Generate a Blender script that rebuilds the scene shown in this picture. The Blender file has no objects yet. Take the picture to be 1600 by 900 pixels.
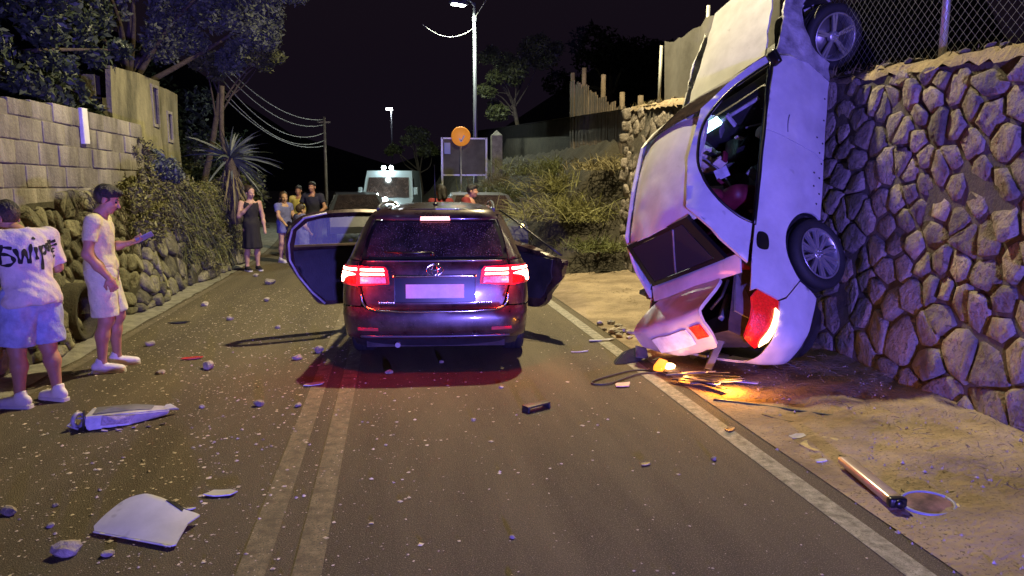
import bpy, bmesh, math, random
import numpy as np
from mathutils import Vector, Matrix, Quaternion
from mathutils.geometry import delaunay_2d_cdt
from mathutils.bvhtree import BVHTree

random.seed(7)
rng = np.random.default_rng(7)
SC = bpy.context.scene
COL = SC.collection
R = math.radians

# ------------------------------------------------------------------ camera
cam_d = bpy.data.cameras.new('camera')
cam = bpy.data.objects.new('camera', cam_d)
COL.objects.link(cam)
cam.location = (0, 0, 1.66)
cam.rotation_euler = (R(90) - math.atan(160 / 1150.), 0, R(-9.2))
cam_d.sensor_width = 36
cam_d.lens = 36 * 1150 / 1600.
cam_d.clip_end = 2000
cam_d.clip_start = 0.05
SC.camera = cam

# ------------------------------------------------------------------ night sky
world = bpy.data.worlds.new('World')
SC.world = world
world.use_nodes = True
nt = world.node_tree
bg = nt.nodes['Background']
sky = nt.nodes.new('ShaderNodeTexSky')
sky.sky_type = 'NISHITA'
sky.sun_disc = False
sky.sun_elevation = R(-4.2)
sky.sun_rotation = R(195)
sky.altitude = 100
nt.links.new(sky.outputs[0], bg.inputs[0])
bg.inputs[1].default_value = 0.12
# faint glow of distant town light on the night air, even over the whole sky
bg2 = nt.nodes.new('ShaderNodeBackground')
bg2.inputs[0].default_value = (0.78, 0.50, 1.0, 1)
bg2.inputs[1].default_value = 0.0075
add = nt.nodes.new('ShaderNodeAddShader')
nt.links.new(bg.outputs[0], add.inputs[0])
nt.links.new(bg2.outputs[0], add.inputs[1])
nt.links.new(add.outputs[0], nt.nodes['World Output'].inputs[0])

# faint moonlight, the only sun lamp
sun_d = bpy.data.lights.new('moonlight', 'SUN')
sun_d.energy = 0.05
sun_d.angle = R(0.5)
sun_d.color = (0.65, 0.72, 1.0)
sun = bpy.data.objects.new('moonlight', sun_d)
COL.objects.link(sun)
sun.rotation_euler = (R(35), 0, R(-30))

SC.view_settings.view_transform = 'Standard'
SC.view_settings.look = 'None'
SC.view_settings.exposure = 0.0
SC.view_settings.gamma = 1.0
SC.view_settings.use_curve_mapping = False
SC.cycles.max_bounces = 6
SC.cycles.sample_clamp_indirect = 4.0


def point_light(name, loc, energy, color, radius=0.08, spot=None, target=None):
    d = bpy.data.lights.new(name, 'SPOT' if spot else 'POINT')
    d.energy = energy
    d.color = color
    d.shadow_soft_size = radius
    if spot:
        d.spot_size = R(spot)
        d.spot_blend = 0.6
    o = bpy.data.objects.new(name, d)
    COL.objects.link(o)
    o.location = loc
    if target is not None:
        o.rotation_euler = (Vector(target) - Vector(loc)).to_track_quat('-Z', 'Y').to_euler()
    return o


# the flashing beacon of the patrol car that stands behind the photographer
point_light('beacon_light', (0.9, -5.2, 0.62), 8800, (0.20, 0.15, 1.0), 0.12, spot=74, target=(2.3, 6.5, 4.7))


# ------------------------------------------------------------------ materials
MATS = {}


def M(name, col=(0.5, 0.5, 0.5), rough=0.6, metal=0.0, var=0.0, scale=4.0, bump=0.0, bscale=40.0, emis=None, es=0.0,
      coat=0.0, col2=None, alpha=None, trans=0.0, rand=0.0, detail=6.0, streak=None, spec=0.5, bdist=0.02, rvar=0.0, speck=None):
    if name in MATS:
        return MATS[name]
    m = bpy.data.materials.new(name)
    m.use_nodes = True
    t = m.node_tree
    N = t.nodes
    L = t.links
    b = N['Principled BSDF']
    b.inputs['Roughness'].default_value = rough
    b.inputs['Metallic'].default_value = metal
    b.inputs['Specular IOR Level'].default_value = spec
    if coat:
        b.inputs['Coat Weight'].default_value = coat
        b.inputs['Coat Roughness'].default_value = 0.06
    if trans:
        b.inputs['Transmission Weight'].default_value = trans
    if alpha is not None:
        b.inputs['Alpha'].default_value = alpha
    c1 = tuple(col) + (1,)
    b.inputs['Base Color'].default_value = c1
    tc = N.new('ShaderNodeTexCoord')
    src = None
    if var or col2:
        n = N.new('ShaderNodeTexNoise')
        n.inputs['Scale'].default_value = scale
        n.inputs['Detail'].default_value = detail
        n.inputs['Roughness'].default_value = 0.65
        if streak:
            mp = N.new('ShaderNodeMapping')
            mp.inputs['Scale'].default_value = streak
            L.new(tc.outputs['Object'], mp.inputs['Vector'])
            L.new(mp.outputs[0], n.inputs['Vector'])
        else:
            L.new(tc.outputs['Object'], n.inputs['Vector'])
        cr = N.new('ShaderNodeValToRGB')
        cr.color_ramp.elements[0].position = 0.32
        cr.color_ramp.elements[1].position = 0.68
        lo = tuple(max(0, c * (1 - var)) for c in col)
        hi = tuple(col2) if col2 else tuple(min(1, c * (1 + var)) for c in col)
        cr.color_ramp.elements[0].color = lo + (1,)
        cr.color_ramp.elements[1].color = hi + (1,)
        L.new(n.outputs[0], cr.inputs[0])
        src = cr.outputs[0]
        if rvar:
            mr = N.new('ShaderNodeMapRange')
            mr.inputs[3].default_value = max(0, rough - rvar)
            mr.inputs[4].default_value = min(1, rough + rvar)
            L.new(n.outputs[0], mr.inputs[0])
            L.new(mr.outputs[0], b.inputs['Roughness'])
    if speck:                      # fine light and dark grains: (scale, threshold, colour)
        n2 = N.new('ShaderNodeTexNoise')
        n2.inputs['Scale'].default_value = speck[0]
        n2.inputs['Detail'].default_value = 2
        L.new(tc.outputs['Object'], n2.inputs['Vector'])
        r2 = N.new('ShaderNodeValToRGB')
        r2.color_ramp.elements[0].position = speck[1]
        r2.color_ramp.elements[1].position = speck[1] + 0.05
        L.new(n2.outputs[0], r2.inputs[0])
        mx = N.new('ShaderNodeMix')
        mx.data_type = 'RGBA'
        L.new(r2.outputs[0], mx.inputs['Factor'])
        if src:
            L.new(src, mx.inputs['A'])
        else:
            mx.inputs['A'].default_value = c1
        mx.inputs['B'].default_value = tuple(speck[2]) + (1,)
        src = mx.outputs['Result']
    if rand:
        oi = N.new('ShaderNodeObjectInfo')
        mr2 = N.new('ShaderNodeMapRange')
        mr2.inputs[3].default_value = 1 - rand
        mr2.inputs[4].default_value = 1 + rand
        L.new(oi.outputs['Random'], mr2.inputs[0])
        hs = N.new('ShaderNodeHueSaturation')
        hs.inputs['Color'].default_value = c1
        if src:
            L.new(src, hs.inputs['Color'])
        L.new(mr2.outputs[0], hs.inputs['Value'])
        src = hs.outputs[0]
    if src:
        L.new(src, b.inputs['Base Color'])
    if bump:
        n3 = N.new('ShaderNodeTexNoise')
        n3.inputs['Scale'].default_value = bscale
        n3.inputs['Detail'].default_value = 8
        n3.inputs['Roughness'].default_value = 0.6
        L.new(tc.outputs['Object'], n3.inputs['Vector'])
        bp = N.new('ShaderNodeBump')
        bp.inputs['Strength'].default_value = bump
        bp.inputs['Distance'].default_value = bdist
        L.new(n3.outputs[0], bp.inputs['Height'])
        L.new(bp.outputs[0], b.inputs['Normal'])
    if emis:
        b.inputs['Emission Color'].default_value = tuple(emis) + (1,)
        b.inputs['Emission Strength'].default_value = es
    MATS[name] = m
    return m


M('asphalt', (0.094, 0.077, 0.047), 0.88, var=0.42, scale=1.0, streak=(1.6, 0.22, 1), detail=9, bump=1.0, bscale=120, bdist=0.014, speck=(170, 0.585, (0.25, 0.195, 0.135)))
M('line_paint', (0.24, 0.225, 0.18), 0.75, var=0.5, scale=16, bump=0.6, bscale=200, bdist=0.006, col2=(0.40, 0.37, 0.31), speck=(150, 0.60, (0.10, 0.09, 0.07)))
M('line_worn', (0.15, 0.12, 0.085), 0.8, var=0.5, scale=12, bump=0.6, bscale=200, bdist=0.006, col2=(0.23, 0.19, 0.13), speck=(130, 0.54, (0.09, 0.078, 0.06)))
M('dirt', (0.25, 0.185, 0.12), 0.95, var=0.45, scale=1.4, bump=0.9, bscale=22, bdist=0.03, col2=(0.40, 0.31, 0.21), speck=(55, 0.62, (0.14, 0.105, 0.07)))
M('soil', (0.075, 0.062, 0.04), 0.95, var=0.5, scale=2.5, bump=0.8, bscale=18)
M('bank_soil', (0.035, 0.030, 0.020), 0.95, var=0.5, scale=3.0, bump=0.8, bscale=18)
M('concrete', (0.22, 0.21, 0.17), 0.9, var=0.4, scale=6, bump=0.6, bscale=50)
M('wall_stone', (0.18, 0.156, 0.138), 0.85, var=0.5, scale=3.5, detail=10, bump=1.0, bscale=14, bdist=0.06, rand=0.30, col2=(0.31, 0.26, 0.225), speck=(26, 0.60, (0.12, 0.10, 0.085)))
M('wall_core', (0.075, 0.064, 0.052), 0.95, var=0.3, scale=10, bump=0.7)
M('rubble_stone', (0.15, 0.14, 0.085), 0.88, var=0.5, scale=8, bump=1.0, bscale=22, bdist=0.04, rand=0.45, col2=(0.26, 0.245, 0.15))
M('rubble_core', (0.045, 0.04, 0.022), 0.95, var=0.4, scale=8, bump=0.7)
M('block', (0.19, 0.17, 0.14), 0.92, var=0.5, scale=3.2, bump=0.8, bscale=28, rand=0.14, col2=(0.34, 0.315, 0.27), streak=(1, 1, 0.35))
M('mortar', (0.17, 0.155, 0.125), 0.95, var=0.3, scale=12, bump=0.5)
M('plaster', (0.13, 0.125, 0.075), 0.92, var=0.5, scale=2.2, bump=0.8, bscale=16, col2=(0.31, 0.285, 0.17), streak=(1, 1, 0.4), detail=10)
M('void', (0.008, 0.008, 0.008), 0.9)
M('white_post', (0.75, 0.75, 0.78), 0.6, var=0.1, scale=10)
M('bark', (0.075, 0.058, 0.042), 0.9, var=0.4, scale=10, bump=0.9, bscale=30)
M('leaf_dark', (0.036, 0.052, 0.028), 0.55, var=0.45, scale=1.7)
M('leaf_grey', (0.090, 0.105, 0.075), 0.6, var=0.4, scale=2.0)
M('leaf_olive', (0.085, 0.095, 0.028), 0.6, var=0.45, scale=2.5)
M('leaf_yellow', (0.14, 0.135, 0.045), 0.65, var=0.4, scale=3.0)
M('leaf_blue', (0.09, 0.11, 0.10), 0.5, var=0.3, scale=4.0)
M('dry_grass', (0.15, 0.125, 0.06), 0.8, var=0.4, scale=4.0)
M('galvanised', (0.42, 0.43, 0.45), 0.45, metal=0.7, var=0.15, scale=8)
M('post_grey', (0.36, 0.36, 0.35), 0.55, metal=0.2, var=0.2, scale=8)
M('mesh_wire', (0.16, 0.17, 0.18), 0.5, metal=0.6)
M('screen_cloth', (0.11, 0.105, 0.10), 0.9, var=0.35, scale=1.5, bump=0.3, bscale=12)
M('wood_grey', (0.12, 0.09, 0.065), 0.85, var=0.45, scale=4, bump=0.5, bscale=25, rand=0.3)
M('wire', (0.03, 0.03, 0.03), 0.5)
M('wire_pale', (0.35, 0.33, 0.30), 0.5)
M('lamp_metal', (0.30, 0.31, 0.33), 0.4, metal=0.5)
M('lamp_glow', (1, 1, 1), 0.4, emis=(0.93, 1.0, 0.88), es=60)
M('far_glow', (1, 1, 1), 0.4, emis=(0.9, 0.95, 1.0), es=25)
M('van_glow', (1, 1, 1), 0.4, emis=(0.82, 1.0, 0.97), es=70)

M('white_paint', (0.55, 0.545, 0.545), 0.33, var=0.17, scale=2.6, detail=12, rvar=0.12, speck=(7, 0.69, (0.42, 0.415, 0.41)), coat=0.35, bump=0.05, bscale=3.5, bdist=0.05)
M('dark_paint', (0.036, 0.014, 0.013), 0.30, metal=0.2, coat=0.7, var=0.5, scale=7, detail=9, rvar=0.12, col2=(0.075, 0.042, 0.034), speck=(120, 0.66, (0.14, 0.11, 0.09)))
M('grey_paint', (0.10, 0.10, 0.11), 0.35, metal=0.3, coat=0.5)
M('silver_paint', (0.09, 0.092, 0.10), 0.32, metal=0.4, coat=0.5)
M('van_white', (0.22, 0.26, 0.29), 0.4, coat=0.3)
M('white_scuffed', (0.22, 0.21, 0.23), 0.5, var=0.5, scale=5.5, col2=(0.55, 0.545, 0.545), bump=0.5, bscale=14, detail=9)
M('black_plastic', (0.018, 0.018, 0.02), 0.5, var=0.3, scale=12, bump=0.2, bscale=60)
M('grey_plastic', (0.16, 0.16, 0.17), 0.45, var=0.3, scale=8)
M('pale_plastic', (0.42, 0.41, 0.45), 0.4, var=0.35, scale=9)
M('trim_black', (0.006, 0.006, 0.007), 0.35)
M('carpet', (0.045, 0.038, 0.038), 0.95, var=0.4, scale=9)
M('rubber', (0.014, 0.014, 0.015), 0.75, var=0.2, scale=20)
M('alloy', (0.50, 0.50, 0.52), 0.32, metal=0.75, var=0.12, scale=12)
M('chrome', (0.80, 0.76, 0.70), 0.16, metal=1.0)
M('disc_steel', (0.25, 0.24, 0.23), 0.4, metal=0.8)
M('glass_dark', (0.016, 0.012, 0.014), 0.14, coat=0.5, spec=0.7, var=0.5, scale=6, detail=9, col2=(0.055, 0.036, 0.032), speck=(95, 0.63, (0.24, 0.19, 0.18)))
M('glass_clear', (0.55, 0.62, 0.62), 0.04, alpha=0.22, spec=0.8)
M('glass_frosty', (0.26, 0.27, 0.22), 0.35, var=0.2, scale=2.5, coat=0.3)
M('red_lens', (0.42, 0.006, 0.008), 0.15, coat=0.8, emis=(1.0, 0.012, 0.008), es=0.38, var=0.6, scale=45, bump=0.4, bscale=60)
M('red_lens_dim', (0.35, 0.02, 0.03), 0.2, coat=0.8, emis=(1.0, 0.03, 0.06), es=0.25)
M('hot_lamp', (1, 0.6, 0.5), 0.3, emis=(1.0, 0.20, 0.14), es=38)
M('brake_strip', (1, 0.5, 0.5), 0.3, emis=(1.0, 0.22, 0.20), es=6)
M('lamp_clear', (0.5, 0.42, 0.47), 0.15, coat=0.7, var=0.4, scale=60)
M('amber_hot', (1, 0.6, 0.2), 0.3, emis=(1.0, 0.60, 0.25), es=9)
M('amber', (0.8, 0.25, 0.02), 0.25, emis=(1.0, 0.30, 0.02), es=2.2)
M('amber_small', (0.9, 0.6, 0.1), 0.3, emis=(1.0, 0.75, 0.25), es=8)
M('plate', (0.62, 0.60, 0.58), 0.4, var=0.12, scale=14)
M('plate_blue', (0.72, 0.84, 0.86), 0.4, var=0.2, scale=12)
M('reflector', (0.55, 0.05, 0.05), 0.2, coat=0.5)
M('seat_red', (0.13, 0.010, 0.022), 0.55, var=0.4, scale=6)
M('seat_black', (0.02, 0.018, 0.02), 0.7, var=0.3, scale=6)
M('airbag', (0.62, 0.53, 0.43), 0.8, var=0.2, scale=8, bump=0.4, bscale=9)
M('display', (0.1, 0.2, 0.3), 0.3, emis=(0.45, 0.85, 1.0), es=5)
M('dial_red', (0.3, 0.02, 0.01), 0.3, emis=(1.0, 0.12, 0.05), es=1.4)

M('skin_tan', (0.40, 0.205, 0.125), 0.55, var=0.12, scale=14)
M('skin_fair', (0.50, 0.30, 0.21), 0.55, var=0.1, scale=14)
M('hair_dark', (0.012, 0.009, 0.008), 0.5, var=0.4, scale=40, bump=0.7, bscale=90)
M('hair_brown', (0.05, 0.03, 0.018), 0.5, var=0.4, scale=40, bump=0.7, bscale=90)
M('cloth_cream', (0.60, 0.56, 0.31), 0.85, var=0.14, scale=9, bump=0.8, bscale=10, bdist=0.035)
M('cloth_cream_shorts', (0.64, 0.62, 0.40), 0.85, var=0.14, scale=9, bump=0.8, bscale=10, bdist=0.035)
M('cloth_white', (0.62, 0.55, 0.50), 0.85, var=0.12, scale=8, bump=0.8, bscale=8, bdist=0.04)
M('denim_pale', (0.33, 0.37, 0.56), 0.88, var=0.22, scale=14, bump=0.8, bscale=11, bdist=0.03)
M('print_black', (0.008, 0.008, 0.008), 0.8)
M('shoe_white', (0.72, 0.70, 0.66), 0.6, var=0.1, scale=14)
M('sole_white', (0.62, 0.61, 0.58), 0.7)
M('cloth_black', (0.014, 0.012, 0.016), 0.85, var=0.2, scale=10)
M('cloth_blue', (0.16, 0.17, 0.42), 0.85, var=0.2, scale=10)
M('cloth_navy', (0.018, 0.018, 0.035), 0.85, var=0.2, scale=10)
M('cloth_yellow', (0.62, 0.52, 0.16), 0.85)
M('cloth_flare_red', (0.16, 0.012, 0.016), 0.85, var=0.2, scale=10)  # red lens flare over two bystanders, put into their cloth colour
M('badge_pale', (0.45, 0.45, 0.65), 0.6)
M('rock', (0.33, 0.29, 0.24), 0.9, var=0.4, scale=14, bump=0.9, bscale=30, rand=0.35)
M('chip', (0.55, 0.47, 0.37), 0.85, var=0.5, scale=3)
M('paper_pink', (0.62, 0.46, 0.42), 0.8, var=0.1, scale=20)
M('wood_pale', (0.42, 0.34, 0.13), 0.8, var=0.5, scale=18, bump=0.5)
M('aluminium', (0.62, 0.50, 0.42), 0.35, metal=0.7, var=0.15, scale=10)
M('blue_rim', (0.22, 0.23, 0.30), 0.45)
M('mirror_face', (0.10, 0.07, 0.065), 0.35, metal=0.2, var=0.6, scale=9, col2=(0.34, 0.20, 0.16))
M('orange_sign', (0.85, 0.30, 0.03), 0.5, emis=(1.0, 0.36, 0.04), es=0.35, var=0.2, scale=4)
M('blue_sign', (0.3, 0.35, 0.7), 0.5)
M('hill', (0.006, 0.007, 0.006), 1.0)


# ------------------------------------------------------------------ mesh helpers
def tag(o, label=None, cat=None, group=None, kind=None):
    if label:
        o['label'] = label
    if cat:
        o['category'] = cat
    if group:
        o['group'] = group
    if kind:
        o['kind'] = kind
    return o


def empty(name, loc=(0, 0, 0), rot=(0, 0, 0)):
    o = bpy.data.objects.new(name, None)
    o.empty_display_size = 0.1
    COL.objects.link(o)
    o.location = loc
    o.rotation_euler = rot
    return o


def mesh_obj(name, verts, faces, mat, parent=None, smooth=False, loc=None):
    me = bpy.data.meshes.new(name)
    me.from_pydata([tuple(map(float, v)) for v in verts], [], [tuple(map(int, f)) for f in faces])
    if smooth:
        me.polygons.foreach_set('use_smooth', [True] * len(me.polygons))
    me.update()
    o = bpy.data.objects.new(name, me)
    COL.objects.link(o)
    ms = mat if isinstance(mat, (list, tuple)) else [mat]
    for q in ms:
        me.materials.append(MATS[q] if isinstance(q, str) else q)
    if parent is not None:
        o.parent = parent
    if loc is not None:
        o.location = loc
    return o


class G:
    """collects geometry; build() links it as one mesh object"""

    def __init__(s):
        s.v = []
        s.f = []
        s.m = []
        s.s = []

    def add(s, v, f, m=0, smooth=False):
        o = len(s.v)
        s.v.extend([tuple(map(float, p)) for p in v])
        for q in f:
            s.f.append(tuple(int(i) + o for i in q))
            s.m.append(m)
            s.s.append(smooth)
        return s

    def box(s, c, d, rot=None, m=0, bev=0.0):
        x, y, z = d[0] / 2, d[1] / 2, d[2] / 2
        if bev <= 0:
            vs = [(a * x, b * y, e * z) for a in (-1, 1) for b in (-1, 1) for e in (-1, 1)]
            fs = [(0, 1, 3, 2), (4, 6, 7, 5), (0, 4, 5, 1), (2, 3, 7, 6), (0, 2, 6, 4), (1, 5, 7, 3)]
        else:
            bm = bmesh.new()
            bmesh.ops.create_cube(bm, size=1)
            bmesh.ops.scale(bm, vec=d, verts=bm.verts)
            bmesh.ops.bevel(bm, geom=bm.edges[:], offset=bev, segments=2, affect='EDGES', profile=0.6)
            bm.verts.index_update()
            vs = [tuple(v.co) for v in bm.verts]
            fs = [tuple(v.index for v in f.verts) for f in bm.faces]
            bm.free()
        mt = Matrix.Translation(c)
        if rot is not None:
            mt = mt @ (rot if isinstance(rot, Matrix) else __import__('mathutils').Euler(rot).to_matrix().to_4x4())
        return s.add([mt @ Vector(v) for v in vs], fs, m, bev > 0)

    def tube(s, pts, r, n=8, m=0, caps=True, smooth=True):
        pts = [Vector(p) for p in pts]
        rs = r if isinstance(r, (list, tuple)) else [r] * len(pts)
        vs = []
        fs = []
        up = Vector((0, 0, 1))
        prev = None
        for i, p in enumerate(pts):
            d = (pts[min(i + 1, len(pts) - 1)] - pts[max(i - 1, 0)])
            d = d.normalized() if d.length > 1e-9 else up
            if prev is None:
                a = d.cross(up)
                if a.length < 0.05:
                    a = d.cross(Vector((1, 0, 0)))
            else:
                a = prev - d * prev.dot(d)
            a.normalize()
            prev = a
            b = d.cross(a)
            for k in range(n):
                t = 2 * math.pi * k / n
                vs.append(p + a * (rs[i] * math.cos(t)) + b * (rs[i] * math.sin(t)))
        for i in range(len(pts) - 1):
            for k in range(n):
                fs.append((i * n + k, i * n + (k + 1) % n, (i + 1) * n + (k + 1) % n, (i + 1) * n + k))
        s.add(vs, fs, m, smooth)
        if caps:
            o = len(s.v) - len(vs)
            s.f.append(tuple(o + k for k in range(n))[::-1])
            s.m.append(m)
            s.s.append(False)
            s.f.append(tuple(o + (len(pts) - 1) * n + k for k in range(n)))
            s.m.append(m)
            s.s.append(False)
        return s

    def lathe(s, prof, n=32, mt=None, m=0, closed=False, smooth=True):
        """profile of (radius, axial) revolved about local Y"""
        vs = []
        fs = []
        k = len(prof)
        for i in range(n):
            t = 2 * math.pi * i / n
            for (r, a) in prof:
                v = Vector((r * math.cos(t), a, r * math.sin(t)))
                vs.append(mt @ v if mt else v)
        for i in range(n):
            j = (i + 1) % n
            for q in range(k if closed else k - 1):
                q2 = (q + 1) % k
                fs.append((i * k + q, i * k + q2, j * k + q2, j * k + q))
        return s.add(vs, fs, m, smooth)

    def ball(s, c, r, n=10, m=0):
        r = r if isinstance(r, (tuple, list)) else (r, r, r)
        vs = [(c[0], c[1], c[2] - r[2])]
        rings = max(4, n // 2)
        fs = []
        for i in range(1, rings):
            ph = -math.pi / 2 + math.pi * i / rings
            for k in range(n):
                t = 2 * math.pi * k / n
                vs.append((c[0] + r[0] * math.cos(ph) * math.cos(t), c[1] + r[1] * math.cos(ph) * math.sin(t), c[2] + r[2] * math.sin(ph)))
        vs.append((c[0], c[1], c[2] + r[2]))
        for k in range(n):
            fs.append((0, 1 + (k + 1) % n, 1 + k))
            for i in range(rings - 2):
                a = 1 + i * n
                fs.append((a + k, a + (k + 1) % n, a + n + (k + 1) % n, a + n + k))
            a = 1 + (rings - 2) * n
            fs.append((a + k, a + (k + 1) % n, len(vs) - 1))
        return s.add(vs, fs, m, True)

    def build(s, name, mat, parent=None, loc=None):
        o = mesh_obj(name, s.v, s.f, mat, parent, False, loc)
        me = o.data
        me.polygons.foreach_set('use_smooth', s.s)
        if any(s.m):
            me.polygons.foreach_set('material_index', s.m)
        me.update()
        return o


def smooth_path(pts, n=6):
    """Catmull-Rom through the points"""
    P = [Vector(p) for p in pts]
    out = []
    for i in range(len(P) - 1):
        p0, p1, p2, p3 = P[max(i - 1, 0)], P[i], P[i + 1], P[min(i + 2, len(P) - 1)]
        for k in range(n):
            t = k / n
            out.append(0.5 * ((2 * p1) + (p2 - p0) * t + (2 * p0 - 5 * p1 + 4 * p2 - p3) * t * t + (3 * p1 - p0 - 3 * p2 + p3) * t ** 3))
    out.append(P[-1])
    return out


def spline2(pts, n=5, closed=True):
    P = [np.array(p, float) for p in pts]
    k = len(P)
    out = []
    for i in range(k if closed else k - 1):
        g = (lambda j: P[j % k]) if closed else (lambda j: P[min(max(j, 0), k - 1)])
        p0, p1, p2, p3 = g(i - 1), g(i), g(i + 1), g(i + 2)
        for q in range(n):
            t = q / n
            out.append(tuple(0.5 * ((2 * p1) + (p2 - p0) * t + (2 * p0 - 5 * p1 + 4 * p2 - p3) * t * t + (3 * p1 - p0 - 3 * p2 + p3) * t ** 3)))
    if not closed:
        out.append(tuple(P[-1]))
    return out


def in_poly(pts, poly):
    x, y = pts[:, 0], pts[:, 1]
    c = np.zeros(len(pts), bool)
    p = np.asarray(poly, float)
    q = np.roll(p, -1, 0)
    for (x1, y1), (x2, y2) in zip(p, q):
        if y1 == y2:
            continue
        c ^= ((y1 > y) != (y2 > y)) & (x < (x2 - x1) * (y - y1) / (y2 - y1) + x1)
    return c


def densify(poly, res):
    out = []
    k = len(poly)
    for i in range(k):
        a, b = np.array(poly[i], float), np.array(poly[(i + 1) % k], float)
        n = max(1, int(np.hypot(*(b - a)) / res))
        for j in range(n):
            out.append(tuple(a + (b - a) * j / n))
    return out


def panel_geo(outline, mapf, res=0.05, holes=(), th=0.012, out=None):
    """sheet with the given 2D outline laid on the surface mapf(u, v), with real thickness"""
    loops = [densify(outline, res)] + [densify(h, res) for h in holes]
    pts = []
    edges = []
    for lp in loops:
        o = len(pts)
        pts += lp
        edges += [(o + i, o + (i + 1) % len(lp)) for i in range(len(lp))]
    bp = np.array(pts)
    lo, hi = bp.min(0), bp.max(0)
    gx, gy = np.meshgrid(np.arange(lo[0] + res / 2, hi[0], res), np.arange(lo[1] + res / 2, hi[1], res))
    gx = gx + (np.arange(gx.shape[0]) % 2)[:, None] * res * 0.5
    g = np.stack([gx.ravel(), gy.ravel()], 1)
    if len(g):
        k = in_poly(g, loops[0])
        for h in loops[1:]:
            k &= ~in_poly(g, h)
        g = g[k]
    if len(g):
        keep = np.ones(len(g), bool)
        for s0 in range(0, len(bp), 200):
            d = np.hypot(g[:, None, 0] - bp[None, s0:s0 + 200, 0], g[:, None, 1] - bp[None, s0:s0 + 200, 1])
            keep &= d.min(1) > res * 0.45
        g = g[keep]
    allp = [Vector(p) for p in pts] + [Vector(p) for p in g]
    r = delaunay_2d_cdt(allp, edges, [], 0, 1e-7)
    P2 = np.array([tuple(v) for v in r[0]])
    T = np.array([f for f in r[2] if len(f) == 3])
    c = P2[T].mean(1)
    k = in_poly(c, loops[0])
    for h in loops[1:]:
        k &= ~in_poly(c, h)
    T = T[k]
    U, V = P2[:, 0], P2[:, 1]
    P = mapf(U, V)
    e = 1e-3
    n = np.cross(mapf(U + e, V) - P, mapf(U, V + e) - P)
    n /= np.maximum(np.linalg.norm(n, axis=1, keepdims=True), 1e-12)
    if out is None:
        out = (1.2, 0, 0.6)
    sgn = 1 if (n * (P - np.array(out))).sum(1).mean() > 0 else -1
    n = n * sgn
    B = P - n * th
    # boundary edges of the triangle set
    cnt = {}
    for t in T:
        for a, b in ((t[0], t[1]), (t[1], t[2]), (t[2], t[0])):
            cnt[(a, b)] = cnt.get((a, b), 0) + 1
    bd = [(a, b) for (a, b) in cnt if (b, a) not in cnt]
    fn = np.cross(P[T[:, 1]] - P[T[:, 0]], P[T[:, 2]] - P[T[:, 0]])
    flip = (fn * n[T[:, 0]]).sum() < 0
    N = len(P)
    F = [tuple(t[::-1]) if flip else tuple(t) for t in T]
    Fb = [tuple(t + N) if flip else tuple(t[::-1] + N) for t in T]
    verts = list(P) + list(B)
    faces = F + Fb
    sm = [True] * (len(F) + len(Fb))
    for a, b in bd:
        o = len(verts)
        verts += [P[a], P[b], B[b], B[a]]
        faces.append((o, o + 1, o + 2, o + 3) if flip else (o + 3, o + 2, o + 1, o))
        sm.append(False)
    return verts, faces, sm


def panel(name, outline, mapf, mat, parent=None, res=0.05, holes=(), th=0.012, out=None):
    v, f, s = panel_geo(outline, mapf, res, holes, th, out)
    o = mesh_obj(name, v, f, mat, parent)
    o.data.polygons.foreach_set('use_smooth', s)
    o.data.update()
    return o


def copy_tree(o, parent=None):
    c = o.copy()
    COL.objects.link(c)
    if parent is not None:
        c.parent = parent
    for ch in list(o.children):
        copy_tree(ch, c)
    return c


def vnoise(P, f=1.0, seed=0):
    """cheap smooth pseudo noise, vectorised, about -1..1"""
    P = np.asarray(P, float) * f
    a = np.sin(P[..., 0] * 1.7 + P[..., 1] * 2.3 + P[..., 2] * 1.1 + seed)
    b = np.sin(P[..., 0] * 3.1 - P[..., 1] * 1.9 + P[..., 2] * 2.7 + seed * 2.1 + 1.3 * a)
    c = np.sin(P[..., 1] * 4.3 + P[..., 2] * 3.9 - P[..., 0] * 2.2 + seed * 0.7 + 1.1 * b)
    return (a + b + c) / 3


# ================================================================== SETTING
def bend(Y):
    """sideways shift of the road where it curves left"""
    Y = np.asarray(Y, float)
    return np.where(Y > 13, -0.0045 * (Y - 13) ** 2, 0.0)


def wall_top(Y):
    return 2.55 + 0.055 * (np.asarray(Y, float) - 4)


def strip(name, x0, x1, z0, z1, y0, y1, mat, parent=None, nx=6, dy=0.5, rough=0.0, follow=True, seed=0):
    ys = np.arange(y0, y1 + dy / 2, dy)
    xs = np.linspace(0, 1, nx + 1)
    Yg, Tg = np.meshgrid(ys, xs, indexing='ij')
    X0 = x0(Yg) if callable(x0) else x0 + 0 * Yg
    X1 = x1(Yg) if callable(x1) else x1 + 0 * Yg
    Z0 = z0(Yg) if callable(z0) else z0 + 0 * Yg
    Z1 = z1(Yg) if callable(z1) else z1 + 0 * Yg
    Xg = X0 + (X1 - X0) * Tg + (bend(Yg) if follow else 0)
    Zg = Z0 + (Z1 - Z0) * Tg
    if rough:
        P = np.stack([Xg, Yg, Zg], -1)
        fade = np.clip(Tg * 4, 0, 1)
        Zg = Zg + fade * rough * (vnoise(P, 2.2, seed) + 0.6 * vnoise(P, 6.1, seed + 3) + 0.3 * vnoise(P, 15.0, seed + 5))
    V = np.stack([Xg, Yg, Zg], -1).reshape(-1, 3)
    n = nx + 1
    F = [(i * n + j, i * n + j + 1, (i + 1) * n + j + 1, (i + 1) * n + j) for i in range(len(ys) - 1) for j in range(nx)]
    return mesh_obj(name, V, F, mat, parent, True)


gv = [(-400, -60, -0.06), (400, -60, -0.06), (400, 600, -0.06), (-400, 600, -0.06)]
tag(mesh_obj('ground', gv, [(0, 1, 2, 3)], 'soil'), kind='structure')

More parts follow.
